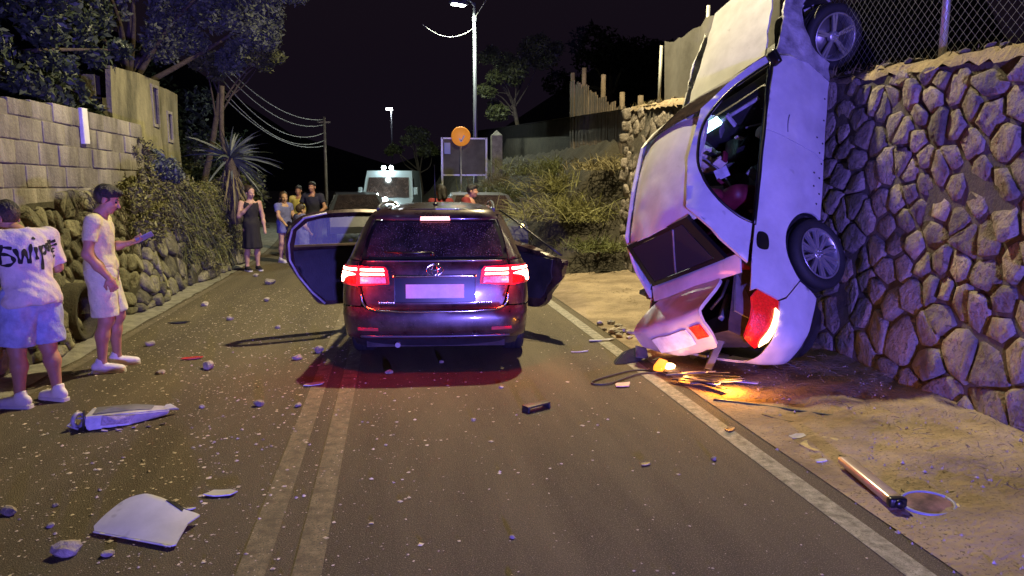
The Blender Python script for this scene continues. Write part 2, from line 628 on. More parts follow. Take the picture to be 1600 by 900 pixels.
road = tag(strip('road', -3.35, 2.62, 0.0, 0.0, -8, 60, 'asphalt', nx=4, dy=1.0), kind='structure')
for nm, a, b, mt, y1 in (('edge_line', 2.14, 2.27, 'line_paint', 40), ('edge_line', -2.98, -2.89, 'line_worn', 34),
                         ('centre_line', -0.70, -0.575, 'line_worn', 40), ('centre_line', -0.46, -0.335, 'line_worn', 40)):
    strip(nm, a, b, 0.004, 0.004, -4, y1, mt, road, nx=1, dy=0.5)

# sandy verge climbing to the stone wall, gutter strip on the other side
tag(strip('verge', 2.38, 4.55, 0.006, lambda Y: 0.07 + 0.012 * np.clip(Y - 7, 0, 8), -6, 13.6, 'dirt', nx=22, dy=0.11, rough=0.022), kind='structure')
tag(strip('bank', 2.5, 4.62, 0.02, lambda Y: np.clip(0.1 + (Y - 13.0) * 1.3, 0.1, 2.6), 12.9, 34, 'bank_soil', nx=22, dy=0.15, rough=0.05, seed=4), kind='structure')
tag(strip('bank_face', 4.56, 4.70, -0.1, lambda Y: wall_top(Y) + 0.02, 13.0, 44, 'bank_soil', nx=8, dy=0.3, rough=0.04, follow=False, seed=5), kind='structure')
tag(strip('gutter', -3.9, -3.02, 0.09, 0.008, -4, 34, 'concrete', nx=10, dy=0.15, rough=0.012, seed=9), kind='structure')


tag(strip('terrace', 4.42, 30, lambda Y: wall_top(Y) + 0.02, lambda Y: wall_top(Y) + 1.2, 0, 44, 'soil', nx=26, dy=0.4, rough=0.06, follow=False, seed=2), kind='structure')
tag(strip('left_terrace', -30, -3.55, 3.2, 1.40, 2, 17, 'soil', nx=26, dy=0.4, rough=0.05, follow=False, seed=6), kind='structure')
tag(strip('left_bank', -16, -3.45, 2.2, 0.0, 16.4, 40, 'soil', nx=26, dy=0.4, rough=0.10, seed=8), kind='structure')

# dark hills that close the view
hv = []
hf = []
prof = [(-260, 70), (-190, 92), (-120, 66), (-70, 44), (-35, 20), (0, 9), (40, 22), (80, 48), (140, 62), (230, 85)]
for i, (x, z) in enumerate(prof):
    hv += [(x, 240, -2), (x, 250, z * 0.6), (x, 275, z)]
for i in range(len(prof) - 1):
    for k in range(2):
        hf.append((i * 3 + k, i * 3 + 3 + k, i * 3 + 4 + k, i * 3 + 1 + k))
tag(mesh_obj('hills', hv, hf, 'hill', None, True), kind='structure')


# ------------------------------------------------------------------ stone walls, stone by stone
def voronoi(seeds, rect):
    x0, y0, x1, y1 = rect
    S = np.array(seeds)
    cells = []
    for i, s in enumerate(S):
        poly = [np.array(p, float) for p in ((x0, y0), (x1, y0), (x1, y1), (x0, y1))]
        d = np.hypot(*(S - s).T)
        for j in np.argsort(d)[1:22]:
            m = (S[j] + s) / 2
            n = S[j] - s
            new = []
            for a, b in zip(poly, poly[1:] + poly[:1]):
                da, db = (a - m) @ n, (b - m) @ n
                if da <= 0:
                    new.append(a)
                if da * db < 0:
                    new.append(a + (b - a) * da / (da - db))
            poly = new
            if len(poly) < 3:
                break
        if len(poly) >= 3:
            cells.append(poly)
    return cells


def scatter(rect, size, asp, r_, tries=9000):
    out = []
    for _ in range(tries):
        x = r_.uniform(rect[0], rect[2])
        y = r_.uniform(rect[1], rect[3])
        s = (size(x, y) if callable(size) else size) * r_.uniform(0.66, 1.25)
        if all(((x - a) ** 2 + ((y - b) * asp) ** 2) > (0.5 * (s + c)) ** 2 for a, b, c in out):
            out.append((x, y, s))
    return [(a, b) for a, b, _ in out]


def stone_from_cell(poly, r_, gap, bulge, lift, surf, name, mat, parent, rnd=0.28):
    """poly in (y, z); surf(y, z) -> x of the wall face, out = sign of the outward x direction in surf[1]"""
    face, sgn = surf
    P = np.array(densify([tuple(p) for p in poly], 0.12))
    c = P.mean(0)
    # round the corners and pull the joint open
    Q = (P + rnd * (np.roll(P, 1, 0) + np.roll(P, -1, 0))) / (1 + 2 * rnd)
    d = Q - c
    L = np.hypot(d[:, 0], d[:, 1])[:, None]
    Q = c + d * np.clip(1 - gap * r_.uniform(0.5, 1.6, (len(Q), 1)) / np.maximum(L, 1e-6), 0.3, 1)
    n = len(Q)
    tilt = r_.normal(0, 0.14, 2)
    off = r_.uniform(-lift, lift)
    rings = [(1.0, -0.07), (0.975, bulge * 0.15), (0.86, bulge * 0.85), (0.48, bulge * 1.0)]
    V = []
    for k, (sc, h) in enumerate(rings):
        R2 = c + (Q - c) * sc
        hh = h + (off if k else 0) + (R2 - c) @ tilt * (1 if k else 0)
        if k:
            hh = hh + r_.normal(0, bulge * 0.24, n)
        for q, t in zip(R2, hh):
            V.append((face(q[0], q[1]) + sgn * t, q[0], q[1]))
    hh = bulge * r_.uniform(0.8, 1.2) + off
    V.append((face(c[0], c[1]) + sgn * hh, c[0], c[1]))
    F = []
    for k in range(len(rings) - 1):
        for i in range(n):
            j = (i + 1) % n
            q = (k * n + i, k * n + j, (k + 1) * n + j, (k + 1) * n + i)
            F.append(q if sgn < 0 else q[::-1])
    for i in range(n):
        q = ((len(rings) - 1) * n + i, (len(rings) - 1) * n + (i + 1) % n, len(V) - 1)
        F.append(q if sgn < 0 else q[::-1])
    return mesh_obj(name, V, F, mat, parent, True)


r1 = np.random.default_rng(11)
stone_wall = empty('stone_wall', (4.4, 8, 0))
tag(stone_wall, 'tall dry stone retaining wall behind the upended white car', 'wall')
stone_wall.location = (0, 0, 0)


def right_face(y, z):
    return 4.10 + 0.05 * min(max(y - 4, 0), 3) + 0.055 * z + 0.03 * math.sin(y * 2.1) * math.sin(z * 2.7 + 1)


seeds = scatter((2.9, -0.15, 13.45, 3.1), lambda y, z: (0.205 if y < 7.1 else (0.36 if y < 11.7 else 0.25)) * (1.45 if z < 0.5 else 0.97), 0.94, r1, 8000)
cells = []
for cell in voronoi(seeds, (2.8, -0.12, 13.5, 3.2)):
    c = np.mean(cell, 0)
    if c[1] < float(wall_top(c[0])) - 0.02 and c[0] > 3.3:
        cells.append((c[0], [np.array((p[0], min(p[1], float(wall_top(p[0])) + 0.03 * math.sin(p[0] * 9)))) for p in cell]))
# the 300 stones that show largest are parts of their own; the rest of the wall is one mesh
cells.sort(key=lambda q: (7.1 < q[0] < 11.7, q[0]))
rest = G()
for i, (_, cell) in enumerate(cells):
    o = stone_from_cell(cell, r1, 0.0030, 0.024, 0.013, (right_face, -1), 'stone', 'wall_stone', stone_wall, 0.14)
    if i >= 270:
        rest.add([v.co[:] for v in o.data.vertices], [p.vertices[:] for p in o.data.polygons], 0, True)
        bpy.data.objects.remove(o)
if rest.v:
    rest.build('hidden_stones', 'wall_stone', stone_wall)['kind'] = 'stuff'
ys = np.linspace(2.4, 13.45, 40)
V = []
F = []
for y in ys:
    for z in (-0.2, 1.2, float(wall_top(y)) - 0.04):
        V.append((right_face(y, z) + 0.007, y, z))
    V.append((right_face(y, 2.6) + 0.6, y, float(wall_top(y)) - 0.04))
    V.append((right_face(y, 2.6) + 0.6, y, -0.2))
for i in range(len(ys) - 1):
    for k in range(4):
        F.append((i * 5 + k, i * 5 + k + 1, i * 5 + 6 + k, i * 5 + 5 + k))
F.append(tuple(range(5)))
F.append(tuple((len(ys) - 1) * 5 + k for k in range(5))[::-1])
mesh_obj('wall_core', V, F, 'wall_core', stone_wall)
# stones of the wall's far end, facing up the road
for k in range(26):
    a = 4.28 + (k % 2) * 0.27 + r1.uniform(-0.04, 0.04)
    z = 0.05 + (k // 2) * 0.235 + r1.uniform(-0.03, 0.03)
    g = G()
    g.box((a + 0.1, 13.48, z + 0.11), (0.22 + r1.uniform(-.05, .05), 0.12 + r1.uniform(-.03, .05), 0.20 + r1.uniform(-.05, .03)), rot=(r1.uniform(-.2, .2), r1.uniform(-.25, .25), r1.uniform(-.2, .2)), bev=0.045)
    g.build('stone', 'wall_stone', stone_wall)
# earthy coping with loose stones along the top
V = []
F = []
ys = np.arange(2.5, 13.5, 0.09)
for y in ys:
    t = float(wall_top(y))
    for k, (dx, dz) in enumerate(((-0.02, -0.05), (0.03, 0.03), (0.22, 0.07), (0.45, 0.04), (0.75, 0.05))):
        V.append((right_face(y, 2.6) + dx + r1.normal(0, 0.018), y, t + dz + r1.normal(0, 0.016)))
for i in range(len(ys) - 1):
    for k in range(4):
        F.append((i * 5 + k, i * 5 + 5 + k, i * 5 + 6 + k, i * 5 + k + 1))
mesh_obj('coping', V, F, 'dirt', stone_wall, True)


def rock_mesh(name, r_, size, flat=0.7, sub=2):
    bm = bmesh.new()
    bmesh.ops.create_icosphere(bm, subdivisions=sub, radius=1)
    ax = r_.normal(0, 1, (7, 3))
    ax /= np.linalg.norm(ax, axis=1)[:, None]
    cut = r_.uniform(0.55, 0.9, 7)
    sc = np.array((r_.uniform(0.75, 1.25), r_.uniform(0.7, 1.1), flat))
    for v in bm.verts:
        p = np.array(v.co)
        for a, c in zip(ax, cut):
            d = p @ a
            if d > c:
                p = p - a * (d - c) * 0.9
        p = p * sc * size * (1 + 0.06 * r_.normal())
        v.co = p
    zmin = min(v.co.z for v in bm.verts)
    for v in bm.verts:
        v.co.z -= zmin + size * 0.08
    me = bpy.data.meshes.new(name)
    bm.to_mesh(me)
    bm.free()
    return me


cap_meshes = [rock_mesh('stone', r1, 1.0, 0.6, 1) for _ in range(5)]
for m_ in cap_meshes:
    m_.materials.append(MATS['wall_stone'])
for k in range(30):
    y = r1.uniform(3.9, 12.8)
    o = bpy.data.objects.new('stone', cap_meshes[k % 5])
    COL.objects.link(o)
    o.parent = stone_wall
    o.location = (right_face(y, 2.6) + r1.uniform(0.05, 0.30), y, float(wall_top(y)) + 0.035)
    s = r1.uniform(0.035, 0.085)
    o.scale = (s, s, s)
    o.rotation_euler = (0, 0, r1.uniform(0, 6))

# low rubble wall on the left
rubble_wall = empty('rubble_wall')
tag(rubble_wall, 'low mossy rubble retaining wall behind the two young men', 'wall')


def left_top(Y):
    return 1.46 + 0.018 * (np.asarray(Y, float) - 7)


def left_face(y, z):
    return -3.30 - 0.17 * z + 0.06 * math.sin(y * 1.9 + z) + 0.04 * math.sin(y * 4.3 - 2 * z) + 0.02 * max(y - 9, 0)


seeds = scatter((5.2, -0.05, 16.5, 1.6), lambda y, z: 0.205 if y < 11.5 else 0.33, 1.15, r1, 5200)
for cell in voronoi(seeds, (5.0, 0.03, 16.6, 1.62)):
    c = np.mean(cell, 0)
    if c[1] > float(left_top(c[0])):
        continue
    stone_from_cell(cell, r1, 0.006, 0.030, 0.035, (left_face, 1), 'stone', 'rubble_stone', rubble_wall, 0.15)
ys = np.linspace(4.8, 16.6, 50)
V = []
F = []
for y in ys:
    t = float(left_top(y))
    for z in (-0.1, 0.7, t):
        V.append((left_face(y, z) - 0.02, y, z))
    V.append((left_face(y, t) - 0.7, y, t + 0.02))
    V.append((left_face(y, t) - 0.7, y, -0.1))
for i in range(len(ys) - 1):
    for k in range(4):
        F.append((i * 5 + k, i * 5 + 5 + k, i * 5 + 6 + k, i * 5 + k + 1))
F.append(tuple(range(5))[::-1])
F.append(tuple((len(ys) - 1) * 5 + k for k in range(5)))
mesh_obj('wall_core', V, F, 'rubble_core', rubble_wall)

# concrete block wall standing on top of it
block_wall = empty('block_wall')
tag(block_wall, 'weathered grey concrete block wall standing on the rubble wall', 'wall')
bx = -3.72


def block_top(y):
    return 2.46 + 0.045 * (y - 7) - 0.05 * max(0, y - 9.2)


course = 0.235
for k in range(6):
    z = 1.40 + k * course
    y = 4.6 + (k % 2) * 0.24
    while y < 11.75:
        l = 0.47 + r1.uniform(-0.03, 0.03)
        t = block_top(y + l / 2)
        h = min(course, t - z)
        if h > 0.06 and y + l < 11.9:
            g = G()
            g.box((bx + r1.uniform(-0.012, 0.012), y + l / 2, z + h / 2), (0.22, l - 0.012, h - 0.012), rot=(r1.uniform(-.012, .012), 0, r1.uniform(-.02, .02)), bev=0.010)
            g.build('block', 'block', block_wall)
        y += l
g = G()
V = []
for y in np.linspace(4.55, 11.8, 20):
    V += [(bx + 0.101, y, 1.3), (bx + 0.101, y, block_top(y) - 0.03), (bx - 0.1, y, block_top(y) - 0.03), (bx - 0.1, y, 1.3)]
F = [(i * 4 + k, i * 4 + 4 + k, i * 4 + 5 + k, i * 4 + k + 1) for i in range(19) for k in range(3)]
mesh_obj('mortar', V, F, 'mortar', block_wall)
g = G()
g.box((bx + 0.13, 9.62, 2.36), (0.05, 0.16, 0.42), rot=(R(2), 0, 0), bev=0.01)
tag(g.build('whitewashed_post', 'white_post'), 'short whitewashed post fixed to the block wall top', 'post')

dp = empty('drain_pipe', (left_face(8.35, .32) + .02, 8.35, .33))
tag(dp, 'dark open drain pipe at the foot of the rubble wall between the two men', 'drain pipe')
g = G()
pm_ = Matrix.Rotation(R(90), 4, 'Z')
g.lathe([(.25, -.16), (.31, -.16), (.31, .30), (.25, .30)], 26, pm_, closed=True)
g.build('pipe_ring', 'rubble_core', dp)
g = G()
g.lathe([(.0, .10), (.255, .10), (.255, .28), (0, .28)], 20, pm_)
g.build('pipe_inside', 'void', dp)

# derelict plastered house
house = empty('derelict_house')
tag(house, 'derelict yellowish plastered house with narrow slit windows above the wall', 'building')


def wall_with_hole(name, x, y0, y1, z0, zt0, zt1, hole, th, parent, mat='plaster'):
    out = [(y0, z0), (y1, z0), (y1, zt1), (y0 + (y1 - y0) * .55, (zt0 + zt1) / 2 + 0.03), (y0, zt0)]
    return panel(name, out, lambda u, v: np.stack([x + 0.012 * np.sin(u * 5) * np.sin(v * 4), u, v], 1), mat, parent, res=0.12,
                 holes=[[(hole[0], hole[2]), (hole[1], hole[2]), (hole[1], hole[3]), (hole[0], hole[3])]], th=th, out=(-20, 13, 2))


wall_with_hole('wall', -3.98, 11.75, 14.05, 1.3, 3.38, 3.46, (13.60, 13.90, 2.70, 3.32), 0.07, house)
wall_with_hole('wall', -4.06, 14.06, 15.45, 1.2, 3.40, 3.40, (14.70, 14.96, 2.50, 2.98), 0.07, house)
for nm, c, d in (('window', (-4.075, 13.75, 3.01), (0.03, 0.36, 0.68)), ('window', (-4.155, 14.83, 2.74), (0.03, 0.32, 0.54))):
    g = G()
    g.box(c, d)
    w_ = g.build(nm, 'void', house)
    y0, z0 = c[1], c[2]
    g = G()
    hw, hh = d[1] / 2 + 0.03, d[2] / 2 + 0.02
    hw, hh = hw - .05, hh - .03
    xx = c[0] + 0.105
    g.box((xx, y0 - hw, z0), (0.03, 0.05, 2 * hh + 0.05))
    g.box((xx, y0 + hw, z0), (0.03, 0.05, 2 * hh + 0.05))
    g.box((xx + .004, y0, z0 + hh), (0.03, 2 * hw, 0.05))
    g.box((xx + .004, y0, z0 - hh), (0.03, 2 * hw, 0.05))
    g.build('frame', 'block', w_)
g = G()
g.box((-5.6, 12.9, 2.3), (0.3, 2.2, 2.1))
g.box((-4.9, 11.86, 2.2), (1.4, 0.2, 2.1))
g.build('side_wall', 'plaster', house)
g = G()
g.box((-4.75, 15.36, 2.2), (1.2, 0.16, 2.2))
g.build('side_wall', 'plaster', house)


# ------------------------------------------------------------------ plants
def leaf_object(name, C, size, mat, parent, r_, long=1.0, droop=0.0, up=0.0, kind=None):
    """one mesh of many small leaf-shaped faces at the points C"""
    n = len(C)
    a = r_.normal(0, 1, (n, 3))
    a[:, 2] = a[:, 2] * 0.8 - droop + up
    a /= np.linalg.norm(a, axis=1)[:, None]
    b = r_.normal(0, 1, (n, 3))
    b -= a * (a * b).sum(1)[:, None]
    b /= np.linalg.norm(b, axis=1)[:, None]
    s = size * r_.uniform(0.6, 1.35, (n, 1))
    nrm = np.cross(a, b)
    V = np.stack([C - a * s * long, C + b * s * 0.42 + nrm * s * 0.12, C + a * s * long, C - b * s * 0.42 + nrm * s * 0.12], 1).reshape(-1, 3)
    me = bpy.data.meshes.new(name)
    me.vertices.add(4 * n)
    me.vertices.foreach_set('co', V.astype('f').ravel())
    me.loops.add(4 * n)
    me.loops.foreach_set('vertex_index', np.arange(4 * n, dtype='i'))
    me.polygons.add(n)
    me.polygons.foreach_set('loop_start', np.arange(0, 4 * n, 4, dtype='i'))
    me.update(calc_edges=True)
    me.validate()
    me.materials.append(MATS[mat])
    o = bpy.data.objects.new(name, me)
    COL.objects.link(o)
    if parent is not None:
        o.parent = parent
    if kind:
        o['kind'] = kind
    return o


def cloud_points(clumps, n, r_, shell=0.55):
    w = np.array([c[3] ** 2 for c in clumps])
    idx = r_.choice(len(clumps), n, p=w / w.sum())
    c = np.array([q[:3] for q in clumps])[idx]
    rad = np.array([q[3] for q in clumps])[idx]
    d = r_.normal(0, 1, (n, 3))
    d /= np.linalg.norm(d, axis=1)[:, None]
    q = r_.uniform(shell, 1.0, n) * (1 + 0.25 * vnoise(d, 3.0, idx))
    d[:, 2] *= 0.8
    return c + d * (rad * q)[:, None]


def make_tree(name, label, base, trunk_r, fork, clumps, n, size, mat, seed, cat='tree', long=1.0, limbs=7, group=None, sub=3):
    r_ = np.random.default_rng(seed)
    t = empty(name, base)
    tag(t, label, cat, group)
    b = np.array(base, float)
    cl = []
    for (x, y, z, r) in clumps:                    # break every big clump into smaller uneven ones
        for _ in range(sub):
            d = r_.normal(0, 1, 3)
            d /= np.linalg.norm(d)
            cl.append((x + d[0] * r * .62, y + d[1] * r * .62, z + d[2] * r * .5, r * r_.uniform(0.34, 0.62)))
    g = G()
    fk = np.array(fork, float)
    mid = (b + fk) / 2 + r_.normal(0, 0.08, 3)
    g.tube(smooth_path([b - np.array((0, 0, 0.15)), mid, fk], 5), [trunk_r * (1 - 0.4 * i / 10) for i in range(11)], 9)
    ends = r_.permutation(len(cl))[:limbs]
    for e in ends:
        q = np.array(cl[e][:3])
        m = (fk + q) / 2 + r_.normal(0, 0.15, 3)
        st = mid + (fk - mid) * r_.uniform(0.4, 1)
        g.tube(smooth_path([st, m, q], 4), [trunk_r * 0.34 * (1 - 0.85 * i / 8) for i in range(9)], 6)
    v = [tuple(np.array(p) - b) for p in g.v]
    g.v = v
    g.build('trunk', 'bark', t)
    leaf_object('crown', cloud_points(cl, n, r_) - b, size, mat, t, r_, long)
    return t


make_tree('leafy_tree', 'dense dark green tree overhanging the block wall at top left', (-5.4, 9.4, 2.0), 0.17, (-5.3, 9.4, 3.0),
          [(-5.2, 8.1, 3.6, .7), (-4.9, 9.2, 3.4, .75), (-4.4, 10.2, 3.05, .62), (-4.15, 10.7, 2.75, .5), (-5.8, 9.6, 4.3, 1.1), (-5.0, 9.8, 4.3, .9), (-5.4, 8.2, 4.7, 1.0), (-4.4, 10.6, 3.9, .6), (-4.12, 11.0, 3.3, .45), (-4.6, 11.6, 4.0, .6), (-5.2, 11.4, 4.9, 1.0), (-4.4, 9.0, 3.0, .5), (-4.2, 8.2, 2.95, .45), (-4.5, 7.4, 3.2, .55), (-4.0, 11.7, 3.5, .42), (-4.05, 10.2, 2.75, .40), (-4.0, 9.4, 2.75, .38), (-4.6, 11.0, 3.3, .55), (-5.0, 12.3, 4.5, .9)],
          34000, 0.060, 'leaf_dark', 21, limbs=9)
make_tree('olive_tree', 'broad grey green tree spreading above the derelict house', (-5.4, 16.0, 1.8), 0.2, (-5.0, 15.8, 3.7),
          [(-5.1, 14.0, 5.3, .8), (-4.6, 15.0, 5.6, 1.0), (-3.6, 15.6, 5.4, .9), (-2.7, 16.0, 5.0, .75), (-2.9, 15.4, 5.9, .9), (-2.0, 16.2, 5.6, .6), (-4.0, 14.6, 6.3, 1.1), (-5.6, 15.6, 6.1, 1.1), (-3.3, 16.4, 4.45, .6), (-4.4, 15.6, 4.7, .8), (-3.9, 16.0, 4.9, .8), (-5.2, 15.2, 4.6, .7), (-5.6, 14.6, 4.9, .8)],
          34000, 0.056, 'leaf_grey', 22, limbs=10)
make_tree('olive_branch_tree', 'small olive leaved tree below the grey crown, lit from beneath', (-4.2, 17.2, 1.4), 0.08, (-3.6, 17.0, 3.6),
          [(-2.9, 16.8, 4.25, .5), (-2.35, 16.9, 4.5, .42), (-3.7, 17.0, 4.15, .5)], 6500, 0.05, 'leaf_olive', 23, limbs=6)
make_tree('rounded_shrub', 'rounded blue green shrub in front of the derelict house', (-3.72, 12.6, 1.45), 0.03, (-3.7, 12.6, 1.7),
          [(-3.65, 12.7, 1.95, .36), (-3.7, 12.3, 1.85, .28), (-3.75, 13.05, 1.9, .3)], 3200, 0.035, 'leaf_blue', 24, cat='shrub', limbs=6)
make_tree('thin_tree', 'thin tree with pale tips right of the lamp post', (5.2, 30, 2.4), 0.12, (4.9, 30, 5.0),
          [(4.6, 30, 6.3, .9), (3.9, 29.5, 5.6, .6), (5.6, 30, 6.9, .9), (4.0, 30, 6.9, .5), (6.3, 30.5, 7.2, .8), (4.3, 30, 4.8, .7)], 12000, 0.070, 'leaf_olive', 25, limbs=12, long=1.4, sub=5)
make_tree('far_dark_tree', 'black domed tree silhouette above the wooden fence', (10.5, 34, 3.0), 0.3, (10.2, 34, 6.0),
          [(9.6, 34, 7.6, 2.0), (11.2, 34, 8.2, 1.9), (8.4, 34.5, 6.9, 1.4), (12.4, 35, 7.4, 1.6), (10.4, 34, 6.3, 1.5)], 6000, 0.13, 'hill', 26, limbs=6)
make_tree('roadside_tree', 'dim tree far down the road left of the lamp post', (1.4, 36, 0.5), 0.12, (1.3, 36, 2.4),
          [(0.9, 36, 3.9, .8), (0.3, 36, 3.2, .6), (1.4, 36, 4.4, .7), (1.6, 36.3, 3.2, .7)], 3500, 0.08, 'leaf_olive', 27, limbs=8)
for k, (x, y, z, r) in enumerate(((-4.6, 20.0, 0.9, 1.1), (-6.0, 24, 1.6, 1.6), (-8.5, 30, 2.6, 2.4))):
    make_tree('roadside_bush', ('leafy bush behind the woman in the dark dress', 'tall dark bush farther down the left roadside', 'dark tree mass at the far left bend of the road')[k],
              (x, y, z - r * .6), 0.06, (x, y, z), [(x, y, z + .2, r), (x + r * .5, y + .3, z + .5, r * .8), (x - r * .5, y, z + r * .8, r * .9), (x, y, z + r * 1.3, r * .7)],
              3800, 0.07 + .02 * k, ('leaf_olive', 'leaf_dark', 'leaf_dark')[k], 30 + k, cat='bush')


def blades(name, P, D, w, mat, parent=None, kind=None, seg=4, droop=0.35, r_=None):
    """long curved grass-like blades: roots P, directions*length D"""
    V = []
    F = []
    for p, d in zip(P, D):
        L = np.linalg.norm(d)
        side = np.cross(d, r_.normal(0, 1, 3))
        side /= max(np.linalg.norm(side), 1e-6)
        o = len(V)
        for k in range(seg + 1):
            t = k / seg
            c = p + d * t + np.array((0, 0, -1)) * droop * L * t * t
            ww = w * (1 - t) ** 0.6 * (0.6 + 0.4 * min(1, t * 4))
            V += [c - side * ww, c + side * ww]
        for k in range(seg):
            F.append((o + 2 * k, o + 2 * k + 1, o + 2 * k + 3, o + 2 * k + 2))
    o = mesh_obj(name, V, F, mat, parent, True)
    if kind:
        o['kind'] = kind
    return o


def fountain_bush(name, label, c, n, L, w, mat, seed, cat='bush', droop=0.45, spread=0.35, rise=0.6):
    r_ = np.random.default_rng(seed)
    t = empty(name, c)
    tag(t, label, cat)
    P = r_.normal(0, 1, (n, 3)) * np.array((spread, spread, 0.04))
    P[:, 2] = np.abs(P[:, 2])
    D = r_.normal(0, 1, (n, 3))
    D[:, 2] = np.abs(D[:, 2]) + rise
    D /= np.linalg.norm(D, axis=1)[:, None]
    D *= L * r_.uniform(0.45, 1.1, (n, 1))
    blades('foliage', P, D, w, mat, t, droop=droop, r_=r_)
    g = G()
    for k in range(5):
        a = r_.uniform(0, 6.28)
        g.tube([(0, 0, -0.1), (0.3 * spread * math.cos(a), 0.3 * spread * math.sin(a), L * 0.3)], [0.02, 0.008], 5)
    g.build('stem', 'bark', t)
    return t


# feathery bushes on the bank right of the dark car
bank_bushes = (('broad feathery pale green bush on the bank right of the dark car', (3.55, 14.6, 0.95), 1500, 1.15, 'leaf_yellow', .50),
               ('second pale feathery bush, farther up the bank by the fence', (3.9, 16.2, 1.5), 900, 1.0, 'leaf_yellow', .45),
               ('low dry bush on the bank behind the feathery bushes', (2.9, 18.2, 0.5), 700, 0.9, 'dry_grass', .45),
               ('dark dry bush at the foot of the wooden fence', (4.3, 14.2, 1.95), 500, 0.6, 'dry_grass', .35),
               ('wide olive bush on the bank beyond the first feathery bush', (3.3, 20.5, 1.2), 900, 1.2, 'leaf_olive', .6),
               ('dim olive bush farther up the road below the wooden fence', (3.9, 18.4, 1.9), 800, 1.0, 'leaf_olive', .5),
               ('distant dry bush on the bank beside the notice board', (4.0, 23.0, 1.6), 700, 1.2, 'dry_grass', .6),
               ('low feathery tuft at the foot of the bank near the road edge', (2.95, 15.6, 0.3), 600, 0.7, 'leaf_yellow', .35),
               ('olive tuft spilling down at the end of the stone wall', (3.75, 13.2, 0.45), 420, 0.55, 'leaf_olive', .30))
for k, (lb, c, n, L, mt, sp) in enumerate(bank_bushes):
    fountain_bush('feathery_bush', lb, c, n, L, 0.010, mt, 40 + k, spread=sp)

# hanging growth over the far end of the rubble wall
r2 = np.random.default_rng(50)
ivy = []
for _ in range(150):
    y = r2.uniform(10.2, 16.5)
    z = r2.uniform(0.25, 1.75) if y > 12.6 else r2.uniform(0.95, 1.65)
    ivy.append((left_face(y, z) + r2.uniform(0, 0.08), y, z, r2.uniform(0.10, 0.26)))
for _ in range(34):
    y = r2.uniform(10.6, 12.0)
    ivy.append((bx + .12, y, r2.uniform(1.5, 2.3) if y > 11.3 else r2.uniform(1.45, 1.8), r2.uniform(.07, .17)))
tag(leaf_object('ivy', cloud_points(ivy, 26000, r2, .3), 0.030, 'leaf_yellow', None, r2, 1.2, droop=.5), 'yellow green ivy covering the far end of the rubble wall', 'ivy', kind='stuff')
n = 1100
yy = r2.uniform(12.2, 16.4, n)
zz = r2.uniform(0.5, 1.75, n)
P = np.stack([np.array([left_face(a, b) for a, b in zip(yy, zz)]) + r2.uniform(0.0, 0.16, n), yy, zz], 1)
D = np.stack([r2.uniform(0.05, 0.22, n), r2.normal(0, 0.12, n), -r2.normal(0.12, 0.15, n)], 1)
tag(blades('hanging_plants', P, D, 0.008, 'leaf_olive', droop=0.5, r_=r2), 'thin hanging stems among the ivy on the rubble wall', 'plants', kind='stuff')
n = 3000
yy = r2.uniform(9.0, 13.4, n)
zz = r2.uniform(1.0, 1.62, n)
P = np.stack([np.array([left_face(a, 1.45) for a in yy]) + r2.uniform(-0.25, 0.08, n), yy, zz], 1)
D = np.stack([r2.normal(0.05, 0.10, n), r2.normal(0, 0.12, n), r2.normal(-0.03, 0.12, n)], 1)
tag(blades('dry_creeper', P, D, 0.006, 'bark', droop=0.7, r_=r2), 'brown dry creeper hanging over the rubble wall top', 'plants', kind='stuff')
# grass along the coping and the verge
n = 900
yy = r2.uniform(3.8, 13.3, n)
P = np.stack([4.32 + r2.uniform(0, 0.7, n), yy, wall_top(yy) + 0.03], 1)
D = np.stack([r2.normal(-0.02, 0.06, n), r2.normal(0, 0.06, n), r2.uniform(0.04, 0.16, n)], 1)
tag(blades('coping_grass', P, D, 0.005, 'dry_grass', droop=0.3, r_=r2, seg=2), 'thin dry grass along the top of the stone wall', 'grass', kind='stuff')
n = 700
xx = r2.uniform(3.2, 4.1, n)
P = np.stack([xx, r2.uniform(2.4, 13, n), 0.02 + 0.03 * (xx - 2.4)], 1)
D = np.stack([r2.normal(0, 0.05, n), r2.normal(0, 0.05, n), r2.uniform(0.015, 0.06, n)], 1)
tag(blades('verge_weeds', P, D, 0.004, 'dry_grass', droop=0.3, r_=r2, seg=2), 'sparse low weeds on the sandy verge', 'weeds', kind='stuff')

# spiky yucca on the left bank
yuc = empty('yucca', (-3.15, 15.6, 1.2))
tag(yuc, 'spiky yucca with long drooping leaves above the left bank', 'plant')
g = G()
g.tube(smooth_path([(0, 0, -0.3), (0.03, 0, 0.5), (-0.05, 0, 1.0)], 4), [0.14, .13, .13, .12, .12, .12, .12, .11, .11], 8)
g.tube(smooth_path([(0, 0, 0.7), (-0.15, 0, 1.4), (-0.1, 0, 2.4)], 4), [.05] * 9, 6)
g.build('trunk', 'bark', yuc)
r3 = np.random.default_rng(60)
n = 90
P = np.zeros((n, 3)) + np.array((-0.03, 0, 1.0))
D = r3.normal(0, 1, (n, 3)) + np.array((0.45, 0, 0.25))
D /= np.linalg.norm(D, axis=1)[:, None]
D *= r3.uniform(0.5, 1.15, (n, 1))
blades('leaves', P, D, 0.028, 'leaf_blue', yuc, droop=0.3, r_=r3)
n = 120
P = np.zeros((n, 3)) + np.array((0, 0, 0.75)) + r3.normal(0, 0.06, (n, 3))
D = r3.normal(0, 0.25, (n, 3)) + np.array((0.05, 0, -0.75))
blades('dead_skirt', P, D, 0.016, 'dry_grass', yuc, droop=0.05, r_=r3)

